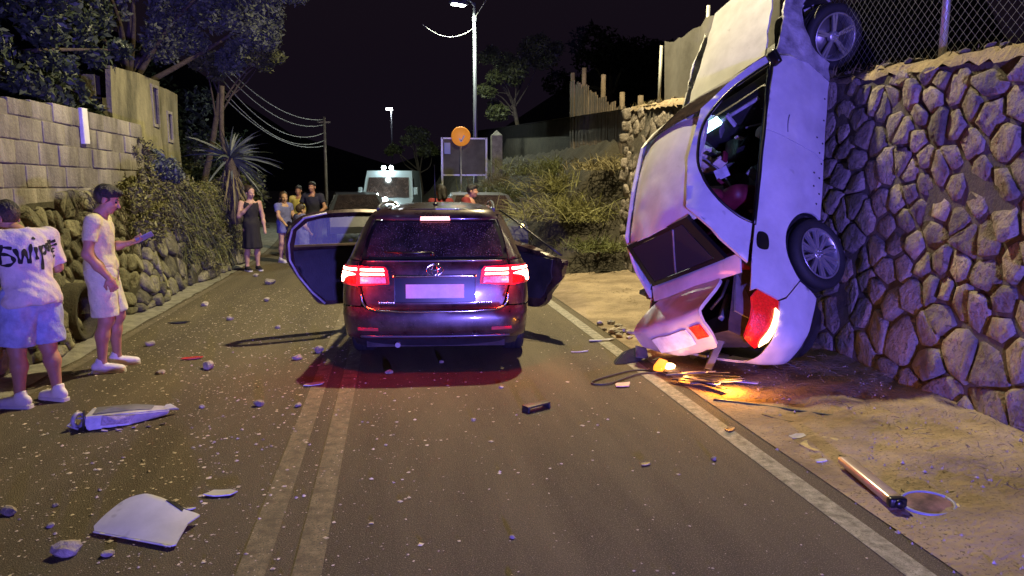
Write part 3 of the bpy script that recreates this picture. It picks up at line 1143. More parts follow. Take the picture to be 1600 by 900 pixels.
# ------------------------------------------------------------------ fences on the right terrace
fence = empty('chain_link_fence')
tag(fence, 'chain link fence on grey posts along the top of the stone wall', 'fence')
fx = 4.60
for y in (3.1, 5.75, 8.6, 10.6, 12.15, 12.5):
    z = float(wall_top(y))
    hgt = 1.9 if y < 9 else (1.02 if y > 10.7 else 1.35)
    g = G()
    g.tube([(fx, y, z - 0.1), (fx + 0.02, y, z + hgt)], 0.032 if y < 9 else 0.027, 10)
    g.build('post', 'galvanised' if y < 9 else 'post_grey', fence)
g = G()
L = 0.085
y0, y1, hgt = 2.2, 9.4, 1.75
k = -hgt
while k < (y1 - y0):
    for sg in (1, -1):
        a0 = max(k, 0)
        a1 = min(k + hgt, y1 - y0)
        if a1 > a0:
            za, zb = a0 - k, a1 - k
            if sg < 0:
                za, zb = hgt - za, hgt - zb
            pa = (fx - 0.03 + 0.004 * sg, y0 + a0, float(wall_top(y0 + a0)) + 0.05 + za)
            pb = (fx - 0.03 + 0.004 * sg, y0 + a1, float(wall_top(y0 + a1)) + 0.05 + zb)
            g.tube([pa, pb], 0.0021, 3, caps=False, smooth=False)
    k += L
wm = g.build('wire_mesh', 'mesh_wire', fence)
wm['kind'] = 'stuff'
screen = panel('screen_sheet', [(8.4, 0.06), (10.55, 0.06), (12.1, 0.05), (12.1, 1.02), (11.4, 1.0), (10.6, 1.12), (9.8, 1.2), (9.0, 1.3), (8.4, 1.35)],
               lambda u, v: np.stack([fx - 0.05 + 0.03 * np.sin(u * 7 + v), u, wall_top(u) + v + 0.02 * np.sin(u * 11)], 1), 'screen_cloth', None, res=0.12, th=0.01, out=(30, 10, 3))
tag(screen, 'dark screening sheet stretched between the fence posts behind the white car', 'screen')

pick = empty('wooden_fence')
tag(pick, 'weathered wooden board fence high on the bank beyond the stone wall', 'fence')
for k in range(33):
    y = 13.7 + k * 0.165
    zb = 2.15 + 0.02 * (y - 13.7)
    zt = 2.95 + 0.30 * (y - 13.7) * 0.9 + r3.uniform(-0.08, 0.08)
    zt = min(zt, 4.3 + r3.uniform(-.15, .25))
    g = G()
    g.box((4.62 + r3.uniform(-.012, .012), y, (zb + zt) / 2), (0.022, 0.135, zt - zb), rot=(r3.uniform(-.03, .03), 0, 0))
    g.build('board', 'wood_grey', pick)
for y, h in ((13.75, 3.35), (14.9, 3.55), (16.3, 4.1), (18.0, 4.5), (19.15, 4.55)):
    g = G()
    g.tube([(4.70, y, 2.0), (4.70, y, h)], 0.055, 8)
    g.build('post', 'wood_grey', pick)
for z0, z1 in ((2.5, 2.6), (3.0, 3.55)):
    g = G()
    g.tube([(4.66, 13.6, z0), (4.66, 19.2, z1)], 0.03, 6)
    g.build('rail', 'wood_grey', pick)


# ------------------------------------------------------------------ street lamps
def street_lamp(label, base, head, h, energy, color, group='street lamps on tall poles'):
    t = empty('street_lamp', base)
    tag(t, label, 'street lamp', group)
    b = Vector(base)
    hd = Vector(head) - b
    g = G()
    g.tube([(0, 0, -0.1), (0, 0, h)], [0.085, 0.05], 12)
    g.build('pole', 'lamp_metal', t)
    g = G()
    d = Vector((hd.x, hd.y, 0))
    g.tube(smooth_path([(0, 0, h - 0.12), d * 0.35 + Vector((0, 0, h + 0.05)), hd + Vector((0, 0, 0.06))], 5), 0.03, 8)
    g.build('arm', 'lamp_metal', t)
    g = G()
    ang = math.atan2(d.y, d.x)
    rm = Matrix.Rotation(ang, 4, 'Z')
    g.box(tuple(hd + Vector((0, 0, 0.05))), (0.62, 0.26, 0.09), rot=rm, bev=0.03)
    hdob = g.build('lamp_head', 'lamp_metal', t)
    g = G()
    g.box(tuple(hd + Vector((0, 0, -0.015))), (0.46, 0.18, 0.035), rot=rm, bev=0.012)
    g.build('lens', 'lamp_glow', hdob)
    g = G()
    g.box((0, 0, h * 0.93), (0.14, 0.14, 0.18), bev=0.02)
    g.build('bracket', 'lamp_metal', t)
    point_light('street_lamp_light', tuple(b + hd + Vector((0, 0, -0.08))), energy, color, 0.12, spot=165, target=tuple(b + hd + Vector((0, 0, -3))))
    return t


street_lamp('lit street lamp on a tall pole beside the notice board', (2.86, 25.5, 0.2), (2.30, 25.2, 7.55), 7.5, 1700, (0.90, 1.0, 0.80))
street_lamp('lit street lamp reaching over the road from behind the stone wall', (5.3, 11.0, 2.8), (2.75, 10.6, 8.4), 5.7, 5800, (1.0, 0.84, 0.46))
# lines strung from the lamp
for lb, a, b_, sag in (('slack black cable from the lamp pole towards the upper left', (2.85, 25.5, 6.9), (1.1, 25, 6.85), 0.35),
                       ('short black cable rising from the lamp pole to the right', (2.86, 25.5, 7.2), (3.6, 24, 8.3), 0.02)):
    A = Vector(a)
    B_ = Vector(b_)
    g = G()
    g.tube([A.lerp(B_, t / 10) + Vector((0, 0, -sag * 4 * (t / 10) * (1 - t / 10))) for t in range(11)], 0.012, 5)
    tag(g.build('cable', 'wire_pale'), lb, 'cable')
g = G()
g.tube([(0, 0, -0.2), (0.02, 0, 4.3)], [0.07, 0.05], 8)
up_ = empty('utility_pole', (-2.55, 30, 0))
tag(up_, 'thin utility pole carrying slack wires behind the policeman', 'pole')
g.build('pole', 'wood_grey', up_)
g = G()
g.box((0, 0, 4.1), (0.5, 0.05, 0.06))
g.build('crossarm', 'wood_grey', up_)
for k, (dz, s) in enumerate(((4.2, .5), (4.0, .6), (3.7, .75), (3.4, .7), (3.2, .55))):
    A = Vector((-2.55, 30, dz))
    B_ = Vector((-5.0, 24, dz + 1.15))
    g = G()
    g.tube([A.lerp(B_, t / 14) + Vector((0, 0, -s * 4 * (t / 14) * (1 - t / 14))) for t in range(15)], 0.013, 5)
    tag(g.build('slack_wire', 'wire_pale'), ('highest', 'second highest', 'middle', 'second lowest', 'lowest')[k] + ' of the pale slack wires hanging left of the utility pole', 'wire', 'slack wires of the utility pole')

# notice board, pillar and round sign beyond the dark car
nb = empty('notice_board', (2.35, 24.2, 0.1))
tag(nb, 'large framed board on legs below the round orange sign', 'board')
for x in (-0.72, 0.72):
    g = G()
    g.box((x, 0, 1.55), (0.06, 0.06, 3.1))
    g.build('leg', 'galvanised', nb)
g = G()
g.box((0, 0.02, 2.48), (1.40, 0.03, 1.12))
g.build('panel', 'screen_cloth', nb)
for z in (1.9, 3.07):
    g = G()
    g.box((0, -0.005, z), (1.44, 0.05, 0.05))
    g.build('frame_rail', 'galvanised', nb)
g = G()
g.box((-0.55, -0.02, 2.75), (0.2, 0.02, 0.36), bev=0.008)
g.build('notice', 'blue_sign', nb)
sg = empty('round_sign', (2.22, 24.0, 0.1))
tag(sg, 'round orange sign standing in front of the notice board', 'sign')
g = G()
g.lathe([(0.0, -0.03), (0.29, -0.03), (0.31, 0.0), (0.29, 0.02), (0.0, 0.02)], 28, Matrix.Translation((0, -0.06, 3.12)))
g.build('disc', 'orange_sign', sg)
g = G()
g.tube([(0, 0, 0), (0, 0, 3.1)], 0.03, 8)
g.build('post', 'galvanised', sg)
g = G()
g.box((0.06, -0.10, 3.06), (0.05, 0.01, 0.2), rot=(0, 0.5, 0))
g.box((-0.02, -0.10, 3.0), (0.05, 0.01, 0.12), rot=(0, -0.5, 0))
g.build('symbol', 'plate', sg)
g = G()
g.box((3.35, 23.8, 1.6), (0.34, 0.34, 3.3), bev=0.02)
g.add([(3.18, 23.63, 3.25), (3.52, 23.63, 3.25), (3.52, 23.97, 3.25), (3.18, 23.97, 3.25), (3.35, 23.8, 3.42)], [(0, 1, 4), (1, 2, 4), (2, 3, 4), (3, 0, 4)])
tag(g.build('gate_pillar', 'concrete'), 'pale concrete gate pillar with pointed cap right of the notice board', 'pillar')
fl = empty('far_street_lamp', (0.1, 60, 0))
tag(fl, 'tiny lit street lamp far down the dark road', 'street lamp')
g = G()
g.tube([(0, 0, 0), (0, 0, 7.6)], 0.07, 6)
g.build('pole', 'lamp_metal', fl)
g = G()
g.box((-0.15, 0, 7.62), (0.5, 0.3, 0.16), bev=0.03)
g.build('lamp_head', 'far_glow', fl)


# ================================================================== VEHICLES
def sd_field(prims, X, k):
    F = None
    for p in prims:
        if p[0] == 'c':
            a, b, ra, rb = np.array(p[1], float), np.array(p[2], float), p[3], p[4]
            ba = b - a
            pa = X - a
            h = np.clip((pa @ ba) / max(ba @ ba, 1e-9), 0, 1)
            d = np.linalg.norm(pa - h[..., None] * ba, axis=-1) - (ra + (rb - ra) * h)
        else:
            c, r = np.array(p[1], float), np.array(p[2], float)
            q = X - c
            if len(p) > 3 and p[3] is not None:
                q = q @ np.array(p[3])
            k0 = np.linalg.norm(q / r, axis=-1)
            k1 = np.linalg.norm(q / (r * r), axis=-1)
            d = k0 * (k0 - 1) / np.maximum(k1, 1e-6)
        if F is None:
            F = d
        else:
            h = np.clip(0.5 + 0.5 * (F - d) / k, 0, 1)
            F = F + (d - F) * h - k * h * (1 - h)
    return F


def surf_net(prims, h=0.012, k=0.03, cuts=(), wrinkle=None, groups=None):
    """smooth union of tapered capsules ('c') and ellipsoids ('e') turned into one quad surface"""
    lo = np.full(3, 1e9)
    hi = -lo
    for p in prims:
        if p[0] == 'c':
            for c, r in ((p[1], p[3]), (p[2], p[4])):
                lo = np.minimum(lo, np.array(c) - r)
                hi = np.maximum(hi, np.array(c) + r)
        else:
            r = max(p[2]) if len(p) > 3 and p[3] is not None else np.array(p[2])
            lo = np.minimum(lo, np.array(p[1]) - r)
            hi = np.maximum(hi, np.array(p[1]) + r)
    lo = lo - 3 * h - 0.01
    hi = hi + 3 * h + 0.01
    n = np.ceil((hi - lo) / h).astype(int) + 1
    ax = [lo[i] + h * np.arange(n[i]) for i in range(3)]
    X = np.stack(np.meshgrid(*ax, indexing='ij'), -1)
    if groups:                                           # (prims, cuts) groups, each trimmed, then blended
        F = None
        for gp, gc in groups:
            d = sd_field(gp, X, 0.05)
            for (pt, nm) in gc:
                nm = np.array(nm, float)
                nm /= np.linalg.norm(nm)
                d = np.maximum(d, (X - np.array(pt, float)) @ nm)
            if F is None:
                F = d
            else:
                hh = np.clip(0.5 + 0.5 * (F - d) / k, 0, 1)
                F = F + (d - F) * hh - k * hh * (1 - hh)
    else:
        F = sd_field(prims, X, k)
    if wrinkle:
        F = F + wrinkle(X)
    for (pt, nm) in cuts:                                # keep the side that the normal points away from
        nm = np.array(nm, float)
        nm /= np.linalg.norm(nm)
        F = np.maximum(F, (X - np.array(pt, float)) @ nm)
    S = F < 0
    cor = [(i, j, q) for i in (0, 1) for j in (0, 1) for q in (0, 1)]
    m = n - 1
    sl = lambda A, o: A[o[0]:o[0] + m[0], o[1]:o[1] + m[1], o[2]:o[2] + m[2]]
    cnt = sum(sl(S, o).astype(int) for o in cor)
    act = (cnt > 0) & (cnt < 8)
    idx = -np.ones(m, int)
    cells = np.argwhere(act)
    idx[tuple(cells.T)] = np.arange(len(cells))
    acc = np.zeros((len(cells), 3))
    num = np.zeros(len(cells))
    for a in cor:
        for b in cor:
            if sum(abs(a[i] - b[i]) for i in range(3)) == 1 and a < b:
                fa = F[tuple((cells + a).T)]
                fb = F[tuple((cells + b).T)]
                x = (fa < 0) != (fb < 0)
                t = np.where(x, fa / np.where(x, fa - fb, 1), 0)
                p = np.array(a) + t[:, None] * (np.array(b) - np.array(a))
                acc += p * x[:, None]
                num += x
    V = lo + h * (cells + acc / num[:, None])
    faces = []
    for ax_ in range(3):
        o = np.zeros(3, int)
        o[ax_] = 1
        u, w = (ax_ + 1) % 3, (ax_ + 2) % 3
        A = S[:n[0] - o[0], :n[1] - o[1], :n[2] - o[2]]
        B = S[o[0]:, o[1]:, o[2]:]
        e = np.argwhere(A != B)
        du = np.zeros(3, int)
        du[u] = 1
        dw = np.zeros(3, int)
        dw[w] = 1
        ok = (e[:, u] > 0) & (e[:, w] > 0) & (e[:, u] < n[u] - 1) & (e[:, w] < n[w] - 1)
        e = e[ok]
        q = np.stack([idx[tuple((e - du - dw).T)], idx[tuple((e - dw).T)], idx[tuple(e.T)], idx[tuple((e - du).T)]], 1)
        fl = S[tuple(e.T)]
        q[~fl] = q[~fl][:, ::-1]
        faces.append(q)
    Fc = np.concatenate(faces)
    Fc = Fc[(Fc >= 0).all(1)]
    return V, Fc


def side_map(wf, xf, rc, s, post=None):
    """surface of a car flank: v runs along the flank (v = x), wraps round the rear corner and on across the tail; z up"""
    def f(v, z):
        v = np.asarray(v, float)
        z = np.asarray(z, float)
        w = wf(z)
        xr = xf(z)
        xs = xr + rc
        d = xs - v
        phi = math.pi / 2 - d / rc
        y_arc = w - rc + rc * np.sin(phi)
        x_arc = xr + rc * (1 - np.cos(phi))
        e = d - rc * math.pi / 2
        y = np.where(d <= 0, w, np.where(phi > 0, y_arc, w - rc - e))
        x = np.where(d <= 0, v, np.where(phi > 0, x_arc, xr))
        x = x + 0.05 * (1 - (y / w) ** 2) * -1.0 * (d > 0)
        P = np.stack([x, s * y, z], -1)
        return post(P) if post else P
    return f


def tail_map(wf, xf, rc, post=None):
    """u = 0 in the middle of the tail, positive to the left"""
    L = side_map(wf, xf, rc, 1, None)

    def f(u, z):
        u = np.asarray(u, float)
        z = np.asarray(z, float)
        a = np.abs(u)
        v = xf(z) + rc - (wf(z) - rc + rc * math.pi / 2 - a)
        P = L(v, z)
        P[..., 1] *= np.where(u < 0, -1, 1)
        return post(P) if post else P
    return f


def arc_pts(c, r, a0, a1, n=18):
    return [(c[0] + r * math.cos(R(a0 + (a1 - a0) * i / n)), c[1] + r * math.sin(R(a0 + (a1 - a0) * i / n))) for i in range(n + 1)]


def make_wheel(parent, c, rad, width, rim, spokes=10, flip=False, steer=0.0, double=True):
    w = width
    g = G()
    g.lathe([(rim * .55, w * .38), (rim * .97, w * .46), (rim, w * .46), (rim * .93, w * .30), (rim * .90, -w * .25), (rim * .95, -w * .40), (rim * 1.0, -w * .45), (rim * 1.015, -w * .47), (rim * 1.0, -w * .5), (rim * .95, -w * .47)], 40)
    g.lathe([(0, -w * .40), (rim * .20, -w * .40), (rim * .24, -w * .36), (rim * .24, -w * .15)], 20)
    n = spokes
    for k in range(n):
        t0 = 2 * math.pi * k / n
        for off in ((-0.085, 0.085) if double else (0.0,)):
            a0, a1 = t0 + off * 1.6, t0 + off
            p0 = Vector((rim * .18 * math.cos(a0), -w * .37, rim * .18 * math.sin(a0)))
            p1 = Vector((rim * .95 * math.cos(a1), -w * .44, rim * .95 * math.sin(a1)))
            dv = (p1 - p0).normalized()
            sd = dv.cross(Vector((0, 1, 0))).normalized()
            hw0, hw1 = 0.010 + (0 if double else .012), 0.012 + (0 if double else .016)
            dp = Vector((0, 0.022, 0))
            V = [p0 - sd * hw0, p0 + sd * hw0, p1 + sd * hw1, p1 - sd * hw1]
            V += [v + dp for v in V]
            g.add(V, [(0, 1, 2, 3), (0, 4, 5, 1), (2, 6, 7, 3), (1, 5, 6, 2), (3, 7, 4, 0), (7, 6, 5, 4)])
    for k in range(5):
        t0 = 2 * math.pi * k / 5
        g.ball((rim * .12 * math.cos(t0), -w * .41, rim * .12 * math.sin(t0)), 0.009, 6)
    wl = g.build('wheel', 'alloy', parent)
    g = G()
    o = rad
    g.lathe([(rim, w * .44), (rim + .015, w * .5), ((rim + o) / 2, w * .54), (o - .018, w * .5), (o, w * .38), (o, w * .12), (o - .006, w * .10), (o, w * .08), (o, -w * .08), (o - .006, -w * .10), (o, -w * .12), (o, -w * .38), (o - .018, -w * .5), ((rim + o) / 2, -w * .54), (rim + .015, -w * .5), (rim, -w * .44)], 44)
    g.build('tyre', 'rubber', wl)
    g = G()
    g.lathe([(0.0, w * .05), (rim * .80, w * .05), (rim * .80, w * .12), (0, w * .12)], 28)
    g.build('brake_disc', 'disc_steel', wl)
    wl.location = c
    wl.rotation_euler = (0, random.uniform(0, 1), (math.pi if flip else 0) + steer)
    return wl


# ------------------------------------------------------------------ the white coupe standing on its tail
CP = np.array((3.71940, 6.87302, 0.64969))
CM = np.array([[0.28418703, -0.32043825, -0.90363547], [0.44575053, 0.87859953, -0.17137485], [0.84884875, -0.35409348, 0.39252211]])
coupe = empty('white_car')
mw = Matrix([list(CM[i]) + [CP[i]] for i in range(3)] + [[0, 0, 0, 1]])
coupe.matrix_world = mw
tag(coupe, 'wrecked white car standing on its tail against the stone wall', 'car')


def crush(P):
    """dents, and the tail squashed flat where it meets the ground"""
    P = np.array(P, float)
    P[..., 1] = np.where(P[..., 1] > 0, P[..., 1] * 0.68, P[..., 1])
    P[..., 2] = np.where(P[..., 2] > 0.97, 0.97 + (P[..., 2] - 0.97) * 1.20, P[..., 2])
    k = np.clip((P[..., 0] - 1.55) / 0.7, 0, 1)
    P[..., 1] += k * 0.020 * vnoise(P, 5.5, 2) + k * 0.008 * vnoise(P, 15, 4)
    P[..., 1] += 0.006 * vnoise(P, 2.6, 5) + 0.0025 * vnoise(P, 7.5, 9)
    k2 = np.clip((-0.5 - P[..., 0]) / 0.5, 0, 1)
    P[..., 1] += k2 * 0.008 * vnoise(P, 7, 6)
    P[..., 0] += k2 * 0.012 * vnoise(P, 6, 8)
    zw = P @ CM[2] + CP[2]
    gz = 0.035
    lift = np.clip(gz + 0.10 - zw, 0, None)
    # soft squash: everything in the lowest 10 cm piles up on the ground
    new = np.where(zw < gz + 0.10, gz + 0.10 * np.exp(np.clip((zw - gz - 0.10) * 4, -5, 0)), zw)
    P += (new - zw)[..., None] * CM[2]
    return P


def c_w(z):
    return np.interp(z, [.15, .22, .35, .55, .75, .90, .96, 1.0, 1.10, 1.25, 1.36, 1.45], [.80, .84, .862, .872, .868, .85, .83, .805, .76, .69, .62, .50])


def c_x(z):
    return np.interp(z, [.15, .25, .35, .47, .62, .66, .80, .95, 1.1], [-.86, -.98, -1.05, -1.08, -1.07, -1.045, -1.03, -.98, -.9])


cR = side_map(c_w, c_x, 0.30, -1, crush)
cL = side_map(c_w, c_x, 0.30, 1, crush)
WB = 2.55
arch_r = arc_pts((0, .265), .385, -9, 152)
arch_f = arc_pts((WB, .29), .395, 0, 186)
for fm in (cR, cL):
    q = [(1.0, .235), (.42, .215)] + arch_r + [(-.56, .60), (-.615, .675), (-.585, .905), (-.62, .955), (-.3, .968), (.4, .975), (1.0, .968)]
    panel('quarter_panel', q, fm, 'white_paint', coupe, res=0.045, th=0.02)
    d = [(1.010, .235), (1.93, .235), (1.965, .55), (1.93, .80), (1.86, .945), (1.010, .967)]
    dr = panel('door', d, fm, 'white_paint', coupe, res=0.045, th=0.02)
    f_ = [(1.945, .235)] + arch_f[::-1] + [(3.25, .36), (3.30, .55), (3.22, .76), (2.6, .885), (1.90, .94), (1.945, .80), (1.98, .55)]
    panel('front_wing', f_, fm, 'white_scuffed', coupe, res=0.045, th=0.02)
    c_out = [(1.90, .965), (1.72, 1.10), (1.40, 1.28), (1.10, 1.415), (.55, 1.445), (0.05, 1.42), (-.20, 1.20), (-.36, .99)]
    c_in = [(.02, .99), (.06, 1.10), (.18, 1.25), (.38, 1.36), (.62, 1.398), (.98, 1.382), (1.32, 1.258), (1.58, 1.105), (1.76, .985)]
    panel('roof_rail', c_out + c_in, fm, 'white_paint', coupe, res=0.045, th=0.03)
    # black seal round the side window
    g = G()
    sealp = [tuple(p) for p in fm(*np.array(spline2(c_in[::-1] + [], 5, False)).T)]
    g.tube(sealp, 0.014, 6)
    sealb = [tuple(p) for p in fm(np.linspace(.0, 1.79, 24), np.full(24, .975))]
    g.tube(sealb, 0.017, 6)
    g.build('window_seal', 'trim_black', coupe)
    # liners of the wheel arches
    for c0, rr in (((0, .265), .40), ((WB, .29), .41)):
        g = G()
        s_ = -1 if fm is cR else 1
        pr = arc_pts(c0, rr, -15, 195, 20)
        V = []
        for (a, b) in pr:
            V += [(a, s_ * .84, b), (a, s_ * .50, b)]
        F = [(2 * i, 2 * i + 1, 2 * i + 3, 2 * i + 2) for i in range(len(pr) - 1)]
        F.append(tuple(2 * i + 1 for i in range(len(pr))))
        g.add(crush(np.array(V)), F)
        g.build('arch_liner', 'black_plastic', coupe)
    # rear bumper half and its dark lower valance
    bo = [(-.352, .44), (-.385, .30), (-.42, .21), (-.60, .245), (-.85, .30), (-1.05, .325), (-1.75, .34), (-1.75, .60), (-1.20, .635), (-.62, .66), (-.575, .595)]
    panel('rear_bumper', bo, fm, 'white_paint', coupe, res=0.045, th=0.02)
    va = [(-.44, .205), (-.50, .10), (-1.0, .06), (-1.78, .08), (-1.78, .33), (-1.05, .315), (-.85, .29), (-.60, .235)]
    panel('bumper_valance', va, lambda v, z, fm=fm: fm(v, z), 'black_plastic', coupe, res=0.05, th=0.02)
    tl = [(-.628, .675), (-.598, .90), (-.66, .928), (-.86, .90), (-1.04, .85), (-1.08, .72), (-1.0, .668)]
    lamp = panel('tail_light', tl, fm, 'red_lens', coupe, res=0.04, th=0.05)
    off = lambda v, z, fm=fm: fm(v, z) + (fm(v, z) - np.array((-.4, 0, .8))) * 0.012
    ind = [(-.72, .672), (-.70, .712), (-.86, .718), (-1.0, .735), (-1.05, .71), (-.98, .672)]
    panel('indicator', ind, off, 'amber_hot', lamp, res=0.04, th=0.02)

# fuel filler pocket, drain holes of the sill, grab line in the door
pocket = spline2([(-.20, .845), (-.20, .935), (-.065, .945), (-.055, .86), (-.13, .83)], 4)
panel('fuel_pocket', pocket, lambda v, z: cR(v, z) + np.array((0, -.006, 0)), 'trim_black', coupe, res=0.03, th=0.01)
g = G()
for x, z in ((.5, .30), (.62, .27), (.66, .36), (.78, .29), (.80, .37), (.95, .27), (1.05, .31), (1.18, .27), (1.45, .27), (1.70, .28), (1.20, .36)):
    p = cR(np.array([x]), np.array([z]))[0]
    g.ball((p[0], p[1] - .001, p[2]), (0.011, 0.005, 0.011), 8)
g.build('sill_hole', 'trim_black', coupe)
g = G()
g.tube([tuple(p) for p in cR(np.linspace(1.07, 1.26, 6), np.array([.735, .742, .746, .746, .742, .735])) + np.array((0, -.003, 0))], 0.006, 5)
g.build('door_handle', 'grey_plastic', coupe)

def c_roof(x, y):
    z = 1.452 - 0.075 * (np.abs(y) / .56) ** 2.6 - 0.035 * ((x - .5) / .55) ** 2
    z = z + 0.007 * np.exp(-((np.abs(y) - .45) / .018) ** 2) - 0.004 * np.exp(-((np.abs(y) - .49) / .012) ** 2)
    P = np.stack([x, y, z], -1)
    P[..., 2] += 0.010 * vnoise(P, 4.0, 3) * np.clip(1 - x, 0, 1)
    return crush(P)


ro = spline2([(1.13, 0), (1.10, .35), (1.05, .53), (.9, .565), (.5, .575), (.05, .56), (-.03, .50), (-.06, 0), (-.03, -.50), (.05, -.56), (.5, -.575), (.9, -.565), (1.05, -.53), (1.10, -.35)], 4)
panel('roof', ro, c_roof, 'white_paint', coupe, res=0.05, th=0.035)


def quad_map(a, b, c, d, bow=0.0, post=crush):
    a, b, c, d = [np.array(q, float) for q in (a, b, c, d)]
    nrm = np.cross(b - a, d - a)
    nrm /= np.linalg.norm(nrm)

    def f(u, v):
        u = np.asarray(u)[..., None]
        v = np.asarray(v)[..., None]
        P = (a * (1 - u) + b * u) * (1 - v) + (d * (1 - u) + c * u) * v
        P = P + nrm * bow * (4 * u * (1 - u)) * (0.4 + 0.6 * 4 * v * (1 - v))
        return post(P) if post else P
    return f


unit = [(0, 0), (1, 0), (1, 1), (0, 1)]


def ring(i):
    return [(i, i), (1 - i, i), (1 - i, 1 - i), (i, 1 - i)]


ws = quad_map((1.87, -.72, .985), (1.87, .72, .985), (1.10, .54, 1.405), (1.10, -.54, 1.405), 0.07)
panel('windscreen', unit, ws, 'glass_dark', coupe, res=0.09, th=0.008)
bn = quad_map((3.20, -.66, .90), (3.20, .36, .90), (1.90, .60, .98), (1.90, -.735, .985), 0.03)
panel('bonnet', unit, bn, 'white_paint', coupe, res=0.08, th=0.02)
rw = quad_map((-.04, -.53, 1.40), (-.04, .53, 1.40), (-.30, .60, 1.05), (-.30, -.60, 1.05), 0.03)
panel('rear_window', ring(.09), lambda u, v: rw(u, v), 'void', coupe, res=0.12, th=0.008)
rwf = panel('rear_window_frame', unit, rw, 'trim_black', coupe, res=0.09, holes=[ring(.08)], th=0.05)
g = G()
g.tube([tuple(p) for p in rw(np.linspace(.2, .5, 8), np.linspace(.1, .9, 8))], 0.010, 6)
g.build('broken_trim', 'grey_plastic', coupe)
dk = quad_map((-.27, -.74, 1.02), (-.27, .70, 1.02), (-.43, .66, .995), (-.43, -.72, .975), 0.02)
panel('rear_deck', unit, dk, 'white_paint', coupe, res=0.09, th=0.015)


# boot lid, sprung open
def lid_map(op):
    co, so = math.cos(op), math.sin(op)
    S = np.array([0, .36, .44, .50, .78, .82])
    X = np.array([-.42, -.80, -.875, -.905, -.955, -.93])
    Z = np.array([.99, .985, .975, .93, .655, .63])
    hx, hz = -.42, .99

    def f(s, y):
        s = np.asarray(s, float)
        y = np.asarray(y, float)
        x = np.interp(s, S, X) - 0.03 * (1 - (y / .55) ** 2) * (s > .3)
        z = np.interp(s, S, Z)
        dx, dz = x - hx, z - hz
        P = np.stack([hx + dx * co + dz * so, y + 0.03, hz + dz * co - dx * so], -1)
        P[..., 2] += 0.009 * vnoise(P, 3, 1)
        return crush(P)
    return f


lm = lid_map(R(27))
lid = panel('boot_lid', spline2([(0, 0), (0, .3), (.02, .52), (.3, .56), (.5, .56), (.7, .53), (.80, .45), (.82, 0), (.80, -.45), (.7, -.53), (.5, -.56), (.3, -.56), (.02, -.52), (0, -.3)], 4), lm, 'white_paint', coupe, res=0.045, th=0.03)
pm = lambda s, y: lm(s, y) + np.array((-.022, 0, .006))
panel('number_plate', [(.545, -.34), (.545, .20), (.690, .20), (.690, -.34)], pm, 'plate_blue', lid, res=0.05, th=0.008)
panel('lid_lamp', [(.54, -.52), (.54, -.39), (.66, -.39), (.66, -.52)], pm, 'red_lens', lid, res=0.05, th=0.012)
for yy_ in (-1, 1):
    g = G()
    g.tube([tuple(p) for p in crush(np.array([(-.45, yy_ * .55, .96), (-.60, yy_ * .50, .97), (-.72, yy_ * .42, 1.0)]))], 0.014, 6)
    g.build('lid_hinge', 'black_plastic', lid)

# boot tub and cabin shell, dark inside
def tub(name, x0, x1, yw, z0, z1, mat, close_front=True):
    n = 8
    V = []
    F = []
    prof = [(-yw, z1), (-yw, z0), (yw, z0), (yw, z1)]
    xs = np.linspace(x0, x1, n)
    for x in xs:
        for (y, z) in prof:
            V.append((x, y, z))
    for i in range(n - 1):
        for k in range(3):
            F.append((i * 4 + k, i * 4 + k + 1, i * 4 + 5 + k, i * 4 + 4 + k))
    F.append((0, 1, 2, 3))
    F.append(tuple((n - 1) * 4 + k for k in range(4)))
    return mesh_obj(name, crush(np.array(V)), F, mat, coupe)


tub('boot_tub', -.93, -.30, .60, .48, .945, 'carpet')
tub('cabin_floor', -.25, 1.95, .76, .20, .72, 'carpet')
g = G()
for s_ in (-1, 1):
    g.box((.86, s_ * .735, .62), (1.9, .05, .60), bev=.02)
g.box((-.27, 0, .80), (.04, 1.4, .45))
g.build('door_lining', 'black_plastic', coupe)
g = G()
g.box((-.50, -.58, .72), (.5, .02, .4), rot=(0.1, 0, .1))
g.box((-.7, -.1, .60), (.40, .7, .05), rot=(0, .3, .2), bev=.01)
g.box((-.60, -.36, .80), (.46, .05, .05), rot=(0, .5, .5), bev=.01)
g.build('boot_lining', 'grey_plastic', coupe)


def seat(c, mat_c, lean=-.35):
    t = empty('seat')
    t.parent = coupe
    t.location = c
    g = G()
    g.box((.25, 0, .16), (.52, .50, .18), rot=(0, -.12, 0), bev=.06)
    g.build('cushion', 'seat_black', t)
    g = G()
    g.box((-.10, 0, .50), (.17, .48, .62), rot=(0, lean, 0), bev=.07)
    g.build('backrest', mat_c, t)
    g = G()
    g.box((-.24, 0, .90), (.11, .26, .17), rot=(0, lean, 0), bev=.05)
    g.build('headrest', mat_c, t)
    return t


seat((.62, -.37, .24), 'seat_red')
seat((.62, .37, .24), 'seat_red')
g = G()
g.box((.02, 0, .42), (.5, 1.3, .2), rot=(0, -.1, 0), bev=.06)
g.box((-.20, 0, .75), (.16, 1.3, .55), rot=(0, -.35, 0), bev=.06)
g.build('rear_bench', 'seat_red', coupe)
g = G()
g.box((1.66, 0, .74), (.36, 1.44, .30), rot=(0, .25, 0), bev=.07)
g.box((1.45, 0, .50), (.5, .24, .30), bev=.05)
dash = g.build('dashboard', 'black_plastic', coupe)
g = G()
g.box((1.50, .02, .93), (.03, .26, .10), rot=(0, .4, 0), bev=.01)
g.build('display', 'display', dash)
g = G()
for k in range(3):
    g.ball((1.47, .28 + k * .07, .84), (.012, .03, .03), 8)
g.build('dial', 'dial_red', dash)
g = G()
g.box((1.58, -.36, .86), (.20, .5, .035), rot=(0, .5, 0), bev=.012)
g.box((1.53, -.60, .80), (.05, .16, .10), rot=(0, .4, .2), bev=.02)
